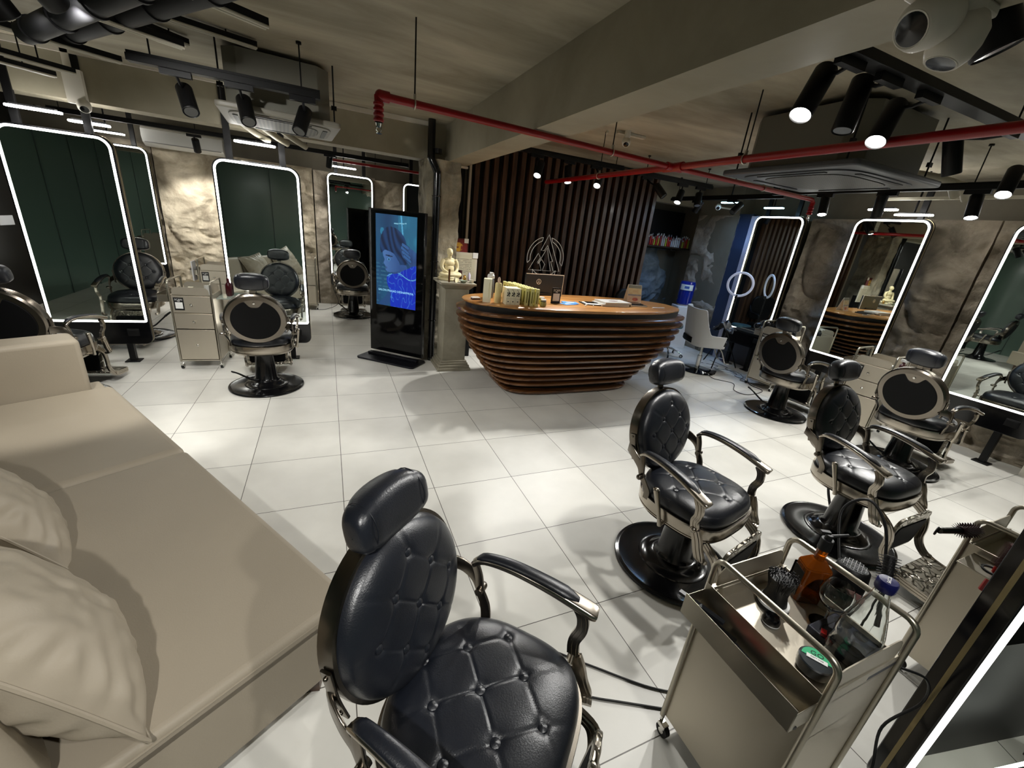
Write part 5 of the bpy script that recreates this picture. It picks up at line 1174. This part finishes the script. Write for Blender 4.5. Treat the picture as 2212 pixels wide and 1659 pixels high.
def shell(u, v):
    n_ = noise.noise(Vector((u*5,v*7,2)))*18
    if v > .82: c = (150,152,140)
    elif v > .45: c = (226+n_*.4,206+n_,160+n_)
    elif v > .38: c = (150+n_,150+n_,160)
    else: c = (214+n_*.5,186+n_,160+n_)
    if math.hypot((u-.55)*1.0, (v-.17)*2.2) < .22: c = (188+n_*1.5,92+n_*2,70)
    return tuple(max(0, min(255, q)) for q in c)
for sg in (-1,1):
    M = frame_mat((0,sg*.03,.115), (1,0,0), (0,-sg*.24,1)) if sg < 0 else frame_mat((0,.03,.115), (-1,0,0), (0,-.24,1))
    mb = MB(); mb.M = M; mb.box((0,0,-.001), (.21,.235,.002)); mb.build('board', WHITE, t)
M = frame_mat((0,-.0315,.115), (1,0,0), (0,.24,1)); painted('painting', .20, .225, shell, 36, 36, t, M)
# hanging A-emblem: clear disc with thin tube outlines on two rods
t = empty('emblem_sign', (2.88,.72,1.43), 0, 'round clear sign with thin outlined triangular emblem before the slat screen', 'sign')
mb = MB(); mb.M = frame_mat((0,0,0), (1,0,0), (0,0,1))
def pln(P, cl=True): mb.tube([(x*.295, y*.295, 0) for x, y in P], .0042, 6, closed=cl)
def arc(r, a0, a1, n=40): return [(r*math.cos(math.radians(a0+(a1-a0)*k/n)), r*math.sin(math.radians(a0+(a1-a0)*k/n))) for k in range(n+1)]
pln(arc(1.0,-18,78)+list(reversed(arc(.84,-10,70)))); pln(arc(1.0,104,195)+list(reversed(arc(.84,110,188)))); pln(arc(1.0,-128,-52)+list(reversed(arc(.84,-140,-40))))
pln([(.05,1.12),(.86,-.58),(.52,-.58),(.30,-.12),(.42,-.12),(.03,.62),(-.12,.36),(-.30,.36)]); pln([(.03,.50),(.36,-.58),(-.10,-.58),(.0,-.28),(-.20,-.06),(-.38,-.28)]); pln([(-.86,-.58),(-.42,.22),(-.28,.02),(-.42,-.22),(-.30,-.22),(-.16,-.58)])
mb.build('emblem_tube', mat('emblem_white', (235,232,220), .3, emit=(1,.98,.92), estr=.04), t, ang=60)
mb = MB(); mb.lathe([(0,-.002),(.31,-.002),(.31,.002),(0,.002)], (0,.012,0), 48, (0,1,0)); mb.build('clear_disc', mat('acrylic', (255,255,255), .02, trans=1, ior=1.1), t)
mb = MB(); mb.cyl((-.07,.02,-.75), (-.07,.02,-.22), .004); mb.cyl((.07,.02,-.75), (.07,.02,-.22), .004); mb.box((0,.02,-1.09), (.3,.2,.68)); mb.build('stand', BLKM, t)
# ---------------------------------------------------------------- bottle shelf in the alcove
it(MB().box((0,0,0), (1.75,.26,.025)), 'wall_shelf', mat('shelf_brown', (60,46,36), .5), 'dark shelf crowded with small bottles right of the slat screen', 'shelf', (5.85,1.93,1.76))
cols = [(190,40,40),(200,60,50),(205,205,205),(190,200,210),(150,30,40),(110,60,50),(200,180,60),(120,130,150),(90,60,70),(220,220,220),(70,90,120),(160,90,50),(180,190,60)]
nmz = ['red','bright red','white','pale blue','crimson','brown','yellow','slate blue','plum','bright white','navy','tan','lime yellow']
proto = {}
rr = random.Random(3)
for row in range(3):
    for i in range(34):
        x = 5.04+i*.048+row*.014
        if x > 6.66: continue
        ci = rr.choice([0,1,2,3,4,5,6,7,8,9,10,11,2,3,9] if x < 5.7 else [0,0,1,4,6,11,2,3,5,12,9,4]); h = rr.uniform(.10,.20)
        if (ci) not in proto:
            b = MB().lathe([(.015,0),(.018,.004),(.018,.115),(.010,.135),(.009,.145),(0,.145)], seg=12).build('small_bottle', mat('bottle_'+str(ci), cols[ci], .3)); MB().lathe([(.011,.140),(.011,.168),(0,.170)], seg=12).build('cap', WHITE if ci % 2 == 0 else mat('cap_grey', (150,150,160), .3), b); proto[ci] = b; o = b
        else: o = copy_tree(proto[ci])
        place(o, (x, 1.845+.055*row, 1.773), 0, 'small '+nmz[ci]+' bottle in the crowded rows on the shelf right of the slat screen', 'bottles on the alcove shelf', 'bottle'); o.scale = (1,1,h/.145)
# ---------------------------------------------------------------- water dispenser, stool, styling chair, office chair, ring light
t = empty('water_dispenser', (6.02,1.00,0), math.radians(-20), 'white water dispenser with a blue bottle against the rock panel', 'water dispenser')
MB().box((0,0,.39), (.30,.30,.78)).build('cabinet', WHITE, t, bevel=.01)
WB = mat('blue_bottle', (22,44,150), .12, spec=.6, trans=.35)
MB().lathe([(.10,.80),(.13,.82),(.135,.86),(.128,.90),(.135,.94),(.135,1.02),(.128,1.06),(.135,1.10),(.135,1.18),(.12,1.22),(.0,1.23)], seg=36).build('water_bottle', WB, t)
MB().lathe([(.10,.78),(.10,.805),(0,.806)], seg=24).build('collar', WHITE, t)
mb = MB(); N_ = 14
vs = [(.1365*math.cos(a), .1365*math.sin(a), zz) for a in [math.radians(190+100*k/N_) for k in range(N_+1)] for zz in (1.07,1.17)]
mb.add(vs, [(2*k,2*k+2,2*k+3,2*k+1) for k in range(N_)]); mb.build('label', mat('bottle_label', (214,222,214), .4), t)
mb = MB(); vs = [(.1372*math.cos(a), .1372*math.sin(a), 1.12+q) for a in [math.radians(225+35*k/8) for k in range(9)] for q in (-.022,.022)]; mb.add(vs, [(2*k,2*k+2,2*k+3,2*k+1) for k in range(8)]); mb.build('label_mark', mat('label_blue', (60,90,150), .4), t)
it(MB().box((0,0,.33), (.26,.30,.66)), 'side_cabinet', BLKM, 'black cube cabinet left of the water dispenser', 'cabinet', (5.62,1.15,.0), math.radians(-15), bevel=.006)
t = empty('rolling_stool', (5.36,.47,0), 0, 'chrome rolling stool with five castors right of the desk', 'stool')
MB().lathe([(0,.50),(.16,.50),(.17,.52),(.16,.56),(0,.57)], seg=32).build('seat', mat('teal_dark', (60,90,96), .4), t)
MB().lathe([(.028,.12),(.028,.30),(.018,.30),(.018,.50)], seg=16).build('gas_lift', CHROME, t)
for k in range(5):
    a = 2*PI*k/5+.3; c_, s1 = math.cos(a), math.sin(a); mb = MB(); mb.sweep(cat([(.02*c_,.02*s1,.13),(.12*c_,.12*s1,.115),(.25*c_,.25*s1,.07)],4), sec_rect(.03,.02,.3)); mb.build('leg', CHROME, t)
    mb = MB(); mb.cyl((.25*c_-.012*s1,.25*s1+.012*c_,.028), (.25*c_+.012*s1,.25*s1-.012*c_,.028), .028, seg=18); mb.cyl((.25*c_-.014*s1,.25*s1+.014*c_,.028), (.25*c_+.014*s1,.25*s1-.014*c_,.028), .018, seg=16, mi=1); mb.build('caster', [RUBBER, WHITE], t)
# white styling chair, opens towards +x (mirror)
t = empty('styling_chair', (5.27,-.32,0), math.radians(-25), 'white shell styling chair on a round chrome base right of the desk', 'styling chair')
SHW = mat('white_shell', (212,212,210), .38)
def shellf(u, v):
    # u round the back from one arm tip to the other; v bottom to top
    a = math.radians(-175+350*u)*.5+PI if False else math.radians(68+224*u)
    wr = abs(math.cos((u-.5)*PI)); top = .62+.36*max(0, min(1, (wr-.38)/.30))**1.2
    zz = .44+(top-.44)*v; fl = 1+.10*v
    ex = math.copysign(abs(math.cos(a))**.62, math.cos(a))*.27*fl; ey = math.copysign(abs(math.sin(a))**.55, math.sin(a))*.29*fl
    return (ex+.02-(.07*v*max(0, wr-.4)), ey, zz)
mb = MB(); nu, nv = 60, 12
mb.grid(shellf, nu, nv)
o = mb.build('shell', SHW, t, ang=60); q = o.modifiers.new('solid', 'SOLIDIFY'); q.thickness = .022; q.offset = 0; bq = o.modifiers.new('bevel', 'BEVEL'); bq.width = .006; bq.segments = 3
mb = MB(); mb.prism(superell(.24,.25,5,40,.02,0), .42, .455); mb.build('seat_pan', SHW, t, bevel=.01)
mb = MB(); mb.prism(superell(.235,.235,5,40,.04,0), .455, .53); mb.build('seat_cushion', LEATHER, t, bevel=.02, seg=4)
mb = MB(); mb.sweep(cat([(-.262,-.16,.50),(-.285,-.08,.505),(-.29,0,.505),(-.285,.08,.505),(-.262,.16,.50)],5), sec_rect(.03,.085,.5)); mb.build('rear_slot', BLKM, t)
MB().lathe([(.035,.02),(.035,.24),(.022,.24),(.022,.43)], seg=20).build('gas_lift', CHROME, t)
MB().lathe([(0,0),(.27,0),(.28,.006),(.26,.014),(.06,.022),(.04,.03),(0,.03)], seg=48).build('base_disc', mat('dark_chrome', (60,64,70), .08, metal=1), t)
mb = MB(); mb.tube(cat([(.20,-.14,.42),(.26,-.14,.34),(.33,-.14,.20),(.36,-.12,.185),(.36,.12,.185),(.33,.14,.20),(.26,.14,.34),(.20,.14,.42)],4), .011, 10); mb.box((.40,0,.18), (.12,.26,.012)); mb.build('footrest', CHROME, t)
# folded black cape over the chair's arm
mb = MB()
def cape(u, v):
    a = (u-.5); n_ = noise.noise(Vector((u*6,v*6,4)))*.025
    zz = .10*math.exp(-((v-.5)/.22)**2)-.05+.03*math.sin(u*9)+n_; return (a*.30, (v-.5)*.26+n_, zz)
mb.grid(cape, 30, 30); o = it(mb, 'salon_cape', LEATHER, 'black cape draped over the arm of the white styling chair', 'cape', (5.50,-.42,.73), .4); q = o.modifiers.new('solid', 'SOLIDIFY'); q.thickness = .012
# office chair behind the desk
t = empty('office_chair', (4.55,.62,0), math.radians(200), 'black office armchair behind the right end of the desk', 'office chair')
mb = MB(); mb.M = Matrix.Translation((0,-.22,.82)) @ Matrix.Rotation(math.radians(80), 4, 'X'); mb.prism(rrect(.46,.48,.12,6), -.03, .03); mb.build('backrest', BLKM, t, bevel=.02, seg=3)
mb = MB(); mb.prism(rrect(.48,.46,.10,6), .46, .53); mb.build('seat', BLKM, t, bevel=.02, seg=3)
for sx in (-1,1): MB().tube(cat([(sx*.25,-.2,.85),(sx*.28,-.05,.74),(sx*.28,.18,.72),(sx*.25,.2,.5)],5), .015, 8).build('arm', BLKM, t)
MB().cyl((0,0,.08), (0,0,.46), .03).build('gas_lift', BLKM, t)
for k in range(5):
    a = 2*PI*k/5; MB().sweep([(0,0,.10),(.28*math.cos(a),.28*math.sin(a),.07)], sec_rect(.04,.03,.3)).build('leg', BLKM, t); MB().sph((.28*math.cos(a),.28*math.sin(a),.028), .028, seg=12).build('caster', RUBBER, t)
# ring light on tripod
t = empty('ring_light', (5.86,-.19,0), 0, 'white ring light on a black tripod in front of the blue-tinted mirror', 'ring light')
dv = Vector((-.82,-.55,.05)).normalized(); mb = MB(); Q = dv.to_track_quat('Z','Y').to_matrix()
mb.sweep([Vector((0,0,1.345))+Q@Vector((.175*math.cos(a),.175*math.sin(a),0)) for a in [2*PI*k/56 for k in range(56)]], sec_rect(.036,.024,.4), up=tuple(dv), closed=True)
mb.build('ring', mat('ring_white', (205,208,222), .35, emit=(.6,.7,1), estr=.10), t, ang=60)
mb = MB(); mb.cyl((0,0,.55), (0,0,1.17), .011); mb.cyl((0,0,.25), (0,0,.60), .016); mb.box((0,0,1.16), (.05,.04,.05)); mb.build('pole', BLKM, t)
for a in (-.6, 1.5, 3.6): MB().tube([(0,0,.60),(.30*math.cos(a),.30*math.sin(a),.012)], .009, 8).build('leg', BLKM, t)
for a in (-.6, 1.5, 3.6): MB().tube([(0,0,.28),(.17*math.cos(a),.17*math.sin(a),.265)], .006, 6).build('brace', BLKM, t)
# dark lumpy bag and hairdryer behind the chair
mb = MB(); r5 = random.Random(5)
for k in range(9): mb.sph((r5.uniform(-.09,.09), r5.uniform(-.08,.08), .06+r5.uniform(0,.14)), r5.uniform(.05,.08), sc=(1,1,.9), seg=14)
o = mb.build('bag', mat('black_plastic_bag', (12,13,16), .2, spec=.6), remesh=.012); o.location = (5.98,-.72,.66); tag(o, 'crumpled black bag at the foot of the blue-tinted mirror', 'bag')
it(MB().box((0,0,0), (.22,.8,.03)), 'mirror_ledge', BLKM, 'black ledge below the blue-tinted mirror', 'shelf', (6.06,-.55,.64))
# cables
def cable(P, lab, r=.0045, grp=None, m=None):
    o = MB().tube(cat(P, 8), r, 6).build('cable', m or BLK, ang=80); tag(o, lab, 'cable', grp); return o
cable([(5.33,-.50,.006),(5.2,-.72,.006),(5.35,-.95,.006),(5.1,-1.18,.006),(5.15,-1.35,.006),(5.55,-1.28,.006),(5.6,-1.05,.006),(5.75,-.85,.006)], 'long black cable looping on the floor in front of the styling chair')
for k in range(5):
    r6 = random.Random(k+20); P = [(5.75+r6.uniform(-.15,.25), -.05-.16*j+r6.uniform(-.12,.12), .006+.004*k) for j in range(7)]; cable(P, 'tangled cable on the floor under the blue-tinted mirror', .0035, 'tangled floor cables', BLK if k % 2 else WHITE)
it(MB().box((0,0,.015), (.24,.06,.03)), 'power_strip', BLK, 'black power strip on the floor beside the styling chair base', 'power strip', (5.40,-.52,0), .5, bevel=.004)
cable([(.60,-3.75,.006),(.75,-3.70,.006),(.95,-3.86,.006),(1.15,-4.03,.006),(1.3,-4.12,.006)], 'upper black cable on the floor between near chair and trolley')
cable([(.62,-3.95,.006),(.72,-4.02,.006),(.82,-3.96,.006),(.95,-4.02,.006),(1.2,-4.15,.006)], 'lower black cable on the floor between near chair and trolley')
cable([(6.0,-3.75,.006),(5.75,-3.85,.006),(5.6,-3.98,.006),(5.75,-4.1,.006),(5.95,-4.0,.006),(5.8,-3.9,.006)], 'curled black cable on the floor at the right edge')
it(MB().box((0,0,.05), (.10,1.6,.10)), 'floor_duct', WHITEW, 'pale low box along the right wall foot', 'cable cover', (6.35,-4.4,0))
cable([(-.02,3.95,.9),(.02,3.88,.6),(.05,3.80,.35),(.12,3.75,.10),(-.1,3.6,.01),(-.35,3.55,.01)], 'thin black cable hanging from the trolley near the distant mirror')
# socket on M4 side etc.
# ---------------------------------------------------------------- things on the near trolley
SZ = .703
AMB = mat('amber_liquid_glass', (196,96,14), .04, trans=.75, ior=1.4, spec=.7)
BLABEL = mat('black_label', (10,10,10), .45); LINK = mat('label_print', (210,196,160), .5)
t = empty('amber_bottle', (1.435,-4.285,SZ), math.radians(150), 'square amber bottle with a black label and black pourer on the near trolley', 'bottle')
mb = MB(); mb.prism(rrect(.085,.070,.016,5), 0, .135); mb.prism(rrect(.085,.070,.016,5), .135, .165, top_scale=.45); mb.cyl((0,0,.16), (0,0,.225), .0155, .0165, seg=20); mb.build('body', AMB, t, bevel=.003)
mb = MB(); mb.box((0,-.0358,.068), (.084,.0015,.098)); mb.box((.0433,0,.068), (.0015,.05,.098)); mb.build('label', BLABEL, t)
mb = MB()
for w_, zz in ((.05,.103),(.030,.095),(.055,.072),(.022,.052),(.040,.044),(.030,.036)): mb.box((0,-.0370,zz), (w_,.0008,.0035))
mb.box((-.030,-.0370,.104), (.008,.0008,.014)); mb.box((.030,-.0370,.104), (.008,.0008,.014)); mb.tube([(-.012,-.0375,.066),(-.004,-.0375,.080),(.004,-.0375,.066),(.012,-.0375,.080)], .0013, 4); mb.build('label_print', LINK, t)
mb = MB(); mb.cyl((0,0,.205), (0,0,.245), .019, .018, seg=20); mb.cyl((0,0,.245), (0,0,.262), .011, seg=16); mb.cyl((-.002,0,.255), (-.055,0,.272), .007, .004, seg=10); mb.box((.016,0,.27), (.03,.014,.008)); mb.build('pourer', BLK, t, bevel=.001)
t = empty('neck_brush', (1.285,-4.280,SZ), 0, 'round black neck brush with a white edged base standing on the near trolley', 'brush')
mb = MB(); mb.lathe([(0,0),(.036,0),(.038,.006),(.036,.012),(0,.012)], seg=32); mb.build('base', BLK, t)
MB().lathe([(.035,.012),(.037,.014),(.036,.020),(.032,.021),(0,.021)], seg=32).build('rim', WHITE, t)
mb = MB(); rr = random.Random(8)
mb.lathe([(.030,.02),(.024,.05),(.026,.085),(.032,.105),(0,.112)], seg=28)
for k in range(260):
    a = rr.uniform(0,2*PI); r = .031*math.sqrt(rr.random()); mb.cyl((r*.75*math.cos(a), r*.75*math.sin(a), .06), (r*1.12*math.cos(a), r*1.12*math.sin(a), .112+rr.uniform(-.004,.006)), .0009, seg=4)
mb.build('bristles', BLK, t); t.scale = (1.3,1.3,1.15)
o = it(MB().lathe([(0,0),(.024,0),(.026,.004),(.026,.018),(.020,.028),(0,.031)], seg=28), 'jar', BLKGL, 'small round black jar with a white edge in front of the neck brush', 'jar', (1.215,-4.325,SZ)); MB().lathe([(.0262,.004),(.0268,.006),(.0262,.008)], seg=28, caps=False).build('band', WHITE, o)
o = it(MB().lathe([(.034,0),(.034,.0015),(.008,.004),(.0035,.010),(.0032,.060),(.010,.072),(.030,.092),(.040,.115),(.0405,.135),(.036,.158),(.031,.172),(.0302,.172),(.035,.157),(.0392,.135),(.0385,.115),(.029,.0935),(.010,.075),(0,.0735)], seg=48), 'wine_glass', GLASS, 'empty stemmed wine glass on the near trolley', 'glass', (1.385,-4.385,SZ)); o.scale = (1.12,1.12,.95)
t = empty('clear_bottle', (1.315,-4.490,SZ), 0, 'clear carafe-shaped bottle with a dark blue cap at the near end of the trolley', 'bottle'); t.scale = (1.12,1.12,1.12)
PR = [(.046,.002),(.050,.008),(.050,.055),(.047,.062),(.047,.085),(.049,.092),(.045,.125),(.036,.165),(.025,.205),(.018,.235),(.0165,.26)]
mb = MB(); mb.lathe([(0,.004)]+PR+[(.0150,.26),(.0165,.235),(.0235,.205),(.0345,.165),(.0435,.125),(.0475,.092),(.0455,.085),(.0455,.062),(.0485,.055),(.0485,.010),(.0,.010)], seg=48); mb.build('body', GLASS, t, ang=60)
NAVY = mat('navy_cap', (14,16,70), .3)
MB().lathe([(.020,.250),(.0215,.254),(.0215,.274),(.019,.278),(0,.279)], seg=32).build('cap', NAVY, t)
text('SCOPE', .010, WHITE, t, Matrix.Translation((0,0,.2793)) @ Matrix.Rotation(math.radians(200), 4, 'Z'), .0003, 'cap_lettering')
GRN = mat('mint_green', (52,168,116), .4)
t = empty('hair_product_tin', (1.185,-4.475,.715), math.radians(-60), 'round tin with a green, white and black lid in the near corner of the trolley', 'tin')
MB().lathe([(0,0),(.042,0),(.043,.004),(.043,.030),(.040,.033),(0,.0335)], seg=40).build('tin', mat('black_tin', (28,34,38), .35), t)
mb = MB(); mb.prism([(x, y) for x, y in superell(.037,.037,2,40) if y > -.004], .0336, .0345); mb.build('green_area', GRN, t); mb = MB(); mb.box((.0,-.001,.0350), (.050,.014,.0012)); mb.build('white_band', WHITE, t)
text('GO', .022, BLK, t, Matrix.Translation((0,.016,.0347)), .0004, 'lid_lettering'); text('MATT WAX', .0058, BLK, t, Matrix.Translation((0,-.001,.0359)), .0003, 'lid_lettering')
t = empty('tool_organizer', (1.385,-4.465,SZ), 0, 'dark grey plastic tool tray with oval recesses on the near trolley', 'tray'); OG = mat('slate_plastic', (46,48,58), .45)
MB().box((0,0,.012), (.16,.17,.024)).build('body', OG, t, bevel=.004)
HOLE = mat('recess_black', (4,4,5), .6)
for x, y, a, b in ((.045,.052,.020,.022),(.045,.0,.016,.020),(-.01,-.02,.025,.022)): MB().prism(superell(a,b,2.4,28,x,y), .0236,.0243).build('recess', HOLE, t)
mb = MB(); mb.ring(rrect(.13,.11,.02,5,.01,.01), rrect(.124,.104,.018,5,.01,.01), .0238, .0250); mb.build('raised_line', HOLE, t)
it(MB().box((0,0,.006), (.022,.014,.012)), 'hair_clip', mat('red_plastic', (170,16,16), .3), 'tiny red clip lying on the tool tray', 'clip', (1.315,-4.420,SZ+.025), .5)
it(MB().box((0,0,.006), (.018,.010,.010)), 'hair_clip', mat('red_plastic_dark', (140,20,16), .3), 'second tiny red clip near the front edge of the tool tray', 'clip', (1.300,-4.445,SZ+.025), 1.1)
# tools in the outer tray
rr = random.Random(12)
for k in range(6):
    y = -4.50+.055*k; c = [(12,12,14),(60,64,70),(30,30,34),(150,40,44),(12,12,14),(40,42,46)][k]
    nm = ['black','steel grey','charcoal','red','black','slate'][k]
    o = it(MB().box((0,0,.006), (.016,.15,.010)), 'comb', mat('comb_%d' % k, c, .35, metal=.6 if k == 1 else 0), nm+' comb lying in the outer tray of the near trolley, number %s from the near end' % ['one','two','three','four','five','six'][k], 'comb', (1.030+.008*(k % 3), y+.02, .672+.004*k), .25*(k-2.5)*.5); o['label'] = nm+' comb in the outer side tray, '+['nearest to the corner','just behind the black one','lying lowest in the middle','with the red back','across the far half','farthest up the tray'][k]
    o['group'] = 'combs in the side tray'
# hairdryer, round brush hanging beyond the rear rail
t = empty('hair_dryer', (1.545,-4.34,.74), math.radians(20), 'black hair dryer hanging nozzle up on the far side of the near trolley', 'hair dryer')
mb = MB(); mb.lathe([(.030,-.10),(.044,-.05),(.050,.0),(.050,.05),(.046,.085),(.040,.09)], (0,0,.02), 32, (.1,0,1), caps=False); mb.lathe([(.039,.088),(0,.086)], (0,0,.02), 28, (.1,0,1), caps=False); mb.cyl((.02,0,-.0), (.13,.02,-.10), .019, .016, seg=16); mb.build('body', BLKM, t, ang=50)
mb = MB()
for k in range(-3,4): w_ = math.sqrt(max(0,.036**2-(k*.010)**2)); mb.box((.012+k*.010,0,.110), (.0016,2*w_,.002))
for k in range(-3,4): w_ = math.sqrt(max(0,.036**2-(k*.010)**2)); mb.box((.012,k*.010,.111), (2*w_,.0016,.002))
mb.build('rear_grille', mat('grille_grey', (60,62,64), .4), t)
mb = MB(); mb.box((-.045,-.02,.04), (.004,.05,.022)); mb.build('badge', mat('dusty_pink', (140,104,100), .5), t)
def round_brush(lab, loc, rot, m, hm, grp=None):
    o = MB().cyl((0,0,0), (0,0,.13), .011, .013, seg=16).build('round_brush', hm); o.location = loc; o.rotation_euler = rot; tag(o, lab, 'brush', grp)
    mb = MB(); mb.cyl((0,0,.13), (0,0,.24), .016, seg=16); rr = random.Random(4)
    for k in range(24):
        for j in range(12):
            a = 2*PI*k/24+j*.13; zz = .135+.1*j/11; mb.cyl((.014*math.cos(a), .014*math.sin(a), zz), (.030*math.cos(a), .030*math.sin(a), zz), .0008, seg=4)
    mb.build('bristles', m, o); return o
round_brush('black round bristle brush on the far side of the near trolley', (1.63,-4.44,.66), (math.radians(-20), math.radians(20), 0), BLK, BLK)
round_brush('dark red round brush standing in the side hole of the rear trolley', (2.35,-4.462,.62), (math.radians(4), math.radians(-5), 0), mat('maroon_bristle', (60,10,10), .5), mat('red_handle', (160,16,14), .35))
o = round_brush('black handled brush pointing left over the rear trolley', (2.12,-4.33,.86), (math.radians(0), math.radians(96), math.radians(-8)), mat('maroon_bristle2', (46,10,12), .5), BLKGL); 
MB().tube([(.0+.016*math.cos(a),.016*math.sin(a)*.3,-.018+.016*math.sin(a)) for a in [2*PI*k/18 for k in range(18)]], .003, 6, closed=True).build('hang_loop', BLK, o)
t = empty('hair_dryer', (2.47,-4.50,.79), 0, 'dark hair dryer with a pale ringed end on the rear trolley at the right', 'hair dryer')
mb = MB(); mb.lathe([(.036,-.09),(.042,-.02),(.042,.045)], (0,0,0), 28, (.2,0,1)); mb.build('body', BLKM, t)
mb = MB()
for k in range(4): mb.lathe([(.036,.046+.007*k),(.044,.048+.007*k),(.044,.051+.007*k),(.036,.053+.007*k)], (0,0,0), 28, (.2,0,1), caps=False)
mb.build('ringed_end', STEEL, t); MB().box((-.030,-.033,.02), (.034,.004,.022), Matrix.Rotation(-.7,3,'Z')).build('badge', mat('badge_white', (190,180,176), .4), t)
cable([(1.60,-4.28,.80),(1.66,-4.20,.95),(1.70,-4.25,1.02),(1.72,-4.33,.90),(1.70,-4.38,.60),(1.66,-4.30,.2),(1.7,-4.2,.01)], 'black dryer cord hanging beside the near trolley', .005)
cable([(1.47,-4.56,.70),(1.56,-4.60,.66),(1.60,-4.61,.55),(1.54,-4.58,.42),(1.48,-4.62,.30),(1.50,-4.60,.12),(1.46,-4.55,.01)], 'black cord curling down the near end of the near trolley', .004)
it(MB().box((0,0,.02), (.05,.16,.04)), 'clipper', BLKM, 'dark clipper lying on the added black cabinet before the very near mirror', 'clipper', (1.95,-4.95,.62), .3)
it(MB().box((0,0,0), (1.0,.45,.62)), 'cabinet', BLKM, 'added black cabinet darkening the reflection in the very near mirror', 'cabinet', (2.20,-5.15,.31)).rotation_euler = (0,0,math.radians(-12))  # added out of view so the mirror reflects dark instead of bright floor
# towels, cups and bottles on the other trolleys
it(MB().box((0,0,.05), (.045,.03,.11)), 'paper_cup_strip', mat('paper_strip', (220,214,190), .6), 'white paper roll standing on the trolley between the left mirrors', 'paper', (-1.36,.50,.757))
it(MB().lathe([(.022,0),(.028,.11),(.026,.11),(.021,.004),(0,.004)], seg=24), 'tumbler', mat('frosted_cup', (200,198,190), .3), 'frosted cup on the trolley between the left mirrors', 'cup', (-1.24,.60,.757))
it(MB().box((0,0,.01), (.14,.10,.02)), 'tool_case', TEAL, 'teal and black tool case on the trolley between the left mirrors', 'case', (-1.43,.55,.757))
it(MB().lathe([(.028,0),(.034,.02),(.034,.12),(.014,.15),(.013,.19),(0,.19)], seg=24), 'spray_bottle', mat('dark_red_bottle', (60,10,18), .15, spec=.7), 'dark red bottle standing right of the trolley between the left mirrors', 'bottle', (-1.045,.62,.76))
it(MB().box((0,0,.0), (.20,.26,.012)), 'glass_shelf', mat('shelf_glass', (150,160,150), .1), 'small glass shelf right of the trolley between the left mirrors', 'shelf', (-1.045,.60,.752))
def sprayer(loc, lab, c):
    o = MB().lathe([(.026,0),(.028,.01),(.028,.085),(.012,.105),(.012,.12),(0,.12)], seg=24).build('spray_bottle', c); o.location = loc; tag(o, lab, 'bottle', 'spray bottles')
    mb = MB(); mb.box((0,0,.135), (.022,.06,.03)); mb.box((0,-.04,.14), (.012,.03,.012)); mb.box((0,-.024,.118), (.008,.008,.03)); mb.build('trigger', WHITE, o, bevel=.004)
sprayer((5.66,-2.60,.757), 'dark spray bottle with a white trigger on the trolley between the right wall chairs', mat('dark_red2', (56,16,16), .3))
sprayer((5.90,-1.22,.757), 'white topped spray bottle on the trolley behind the chair facing the desk mirror', BLK)
it(MB().sph((0,0,.04), .045, sc=(1,1,.8)), 'bowl', WHITE, 'white round bowl on the trolley behind the chair facing the desk mirror', 'bowl', (5.83,-1.02,.757))
it(MB().box((0,0,.03), (.16,.12,.06)), 'tissue_box', WHITE, 'white tissue box on the trolley between the right wall chairs', 'box', (5.56,-2.50,.757), .2)
it(MB().lathe([(.018,0),(.02,.10),(0,.11)], seg=18), 'bottle', mat('pink_bottle', (200,60,120), .3), 'pink bottle on the trolley behind the blue screen', 'bottle', (.95,3.72,.757))
it(MB().lathe([(.018,0),(.02,.10),(0,.11)], seg=18), 'bottle', mat('teal_bottle', (80,170,190), .3), 'pale blue bottle on the trolley behind the blue screen', 'bottle', (.89,3.72,.757))
it(MB().lathe([(.05,0),(.05,.035),(0,.036)], seg=24), 'white_tub', WHITE, 'white tub on the trolley behind the blue screen', 'tub', (1.06,3.74,.757))
it(MB().box((0,0,0), (.015,.18,.26)), 'price_sheet', mat('sheet_white', (225,225,225), .5), 'white sheet leaning on the rear trolley by the lit rock wall', 'sheet', (-1.74,2.30,.78))

it(MB().box((0,0,0), (.012,.30,.12)), 'wall_sign', mat('sign_white', (225,228,232), .4), 'white sign plate on the dark wall left of the large mirror', 'sign', (-3.985,3.30,1.18))
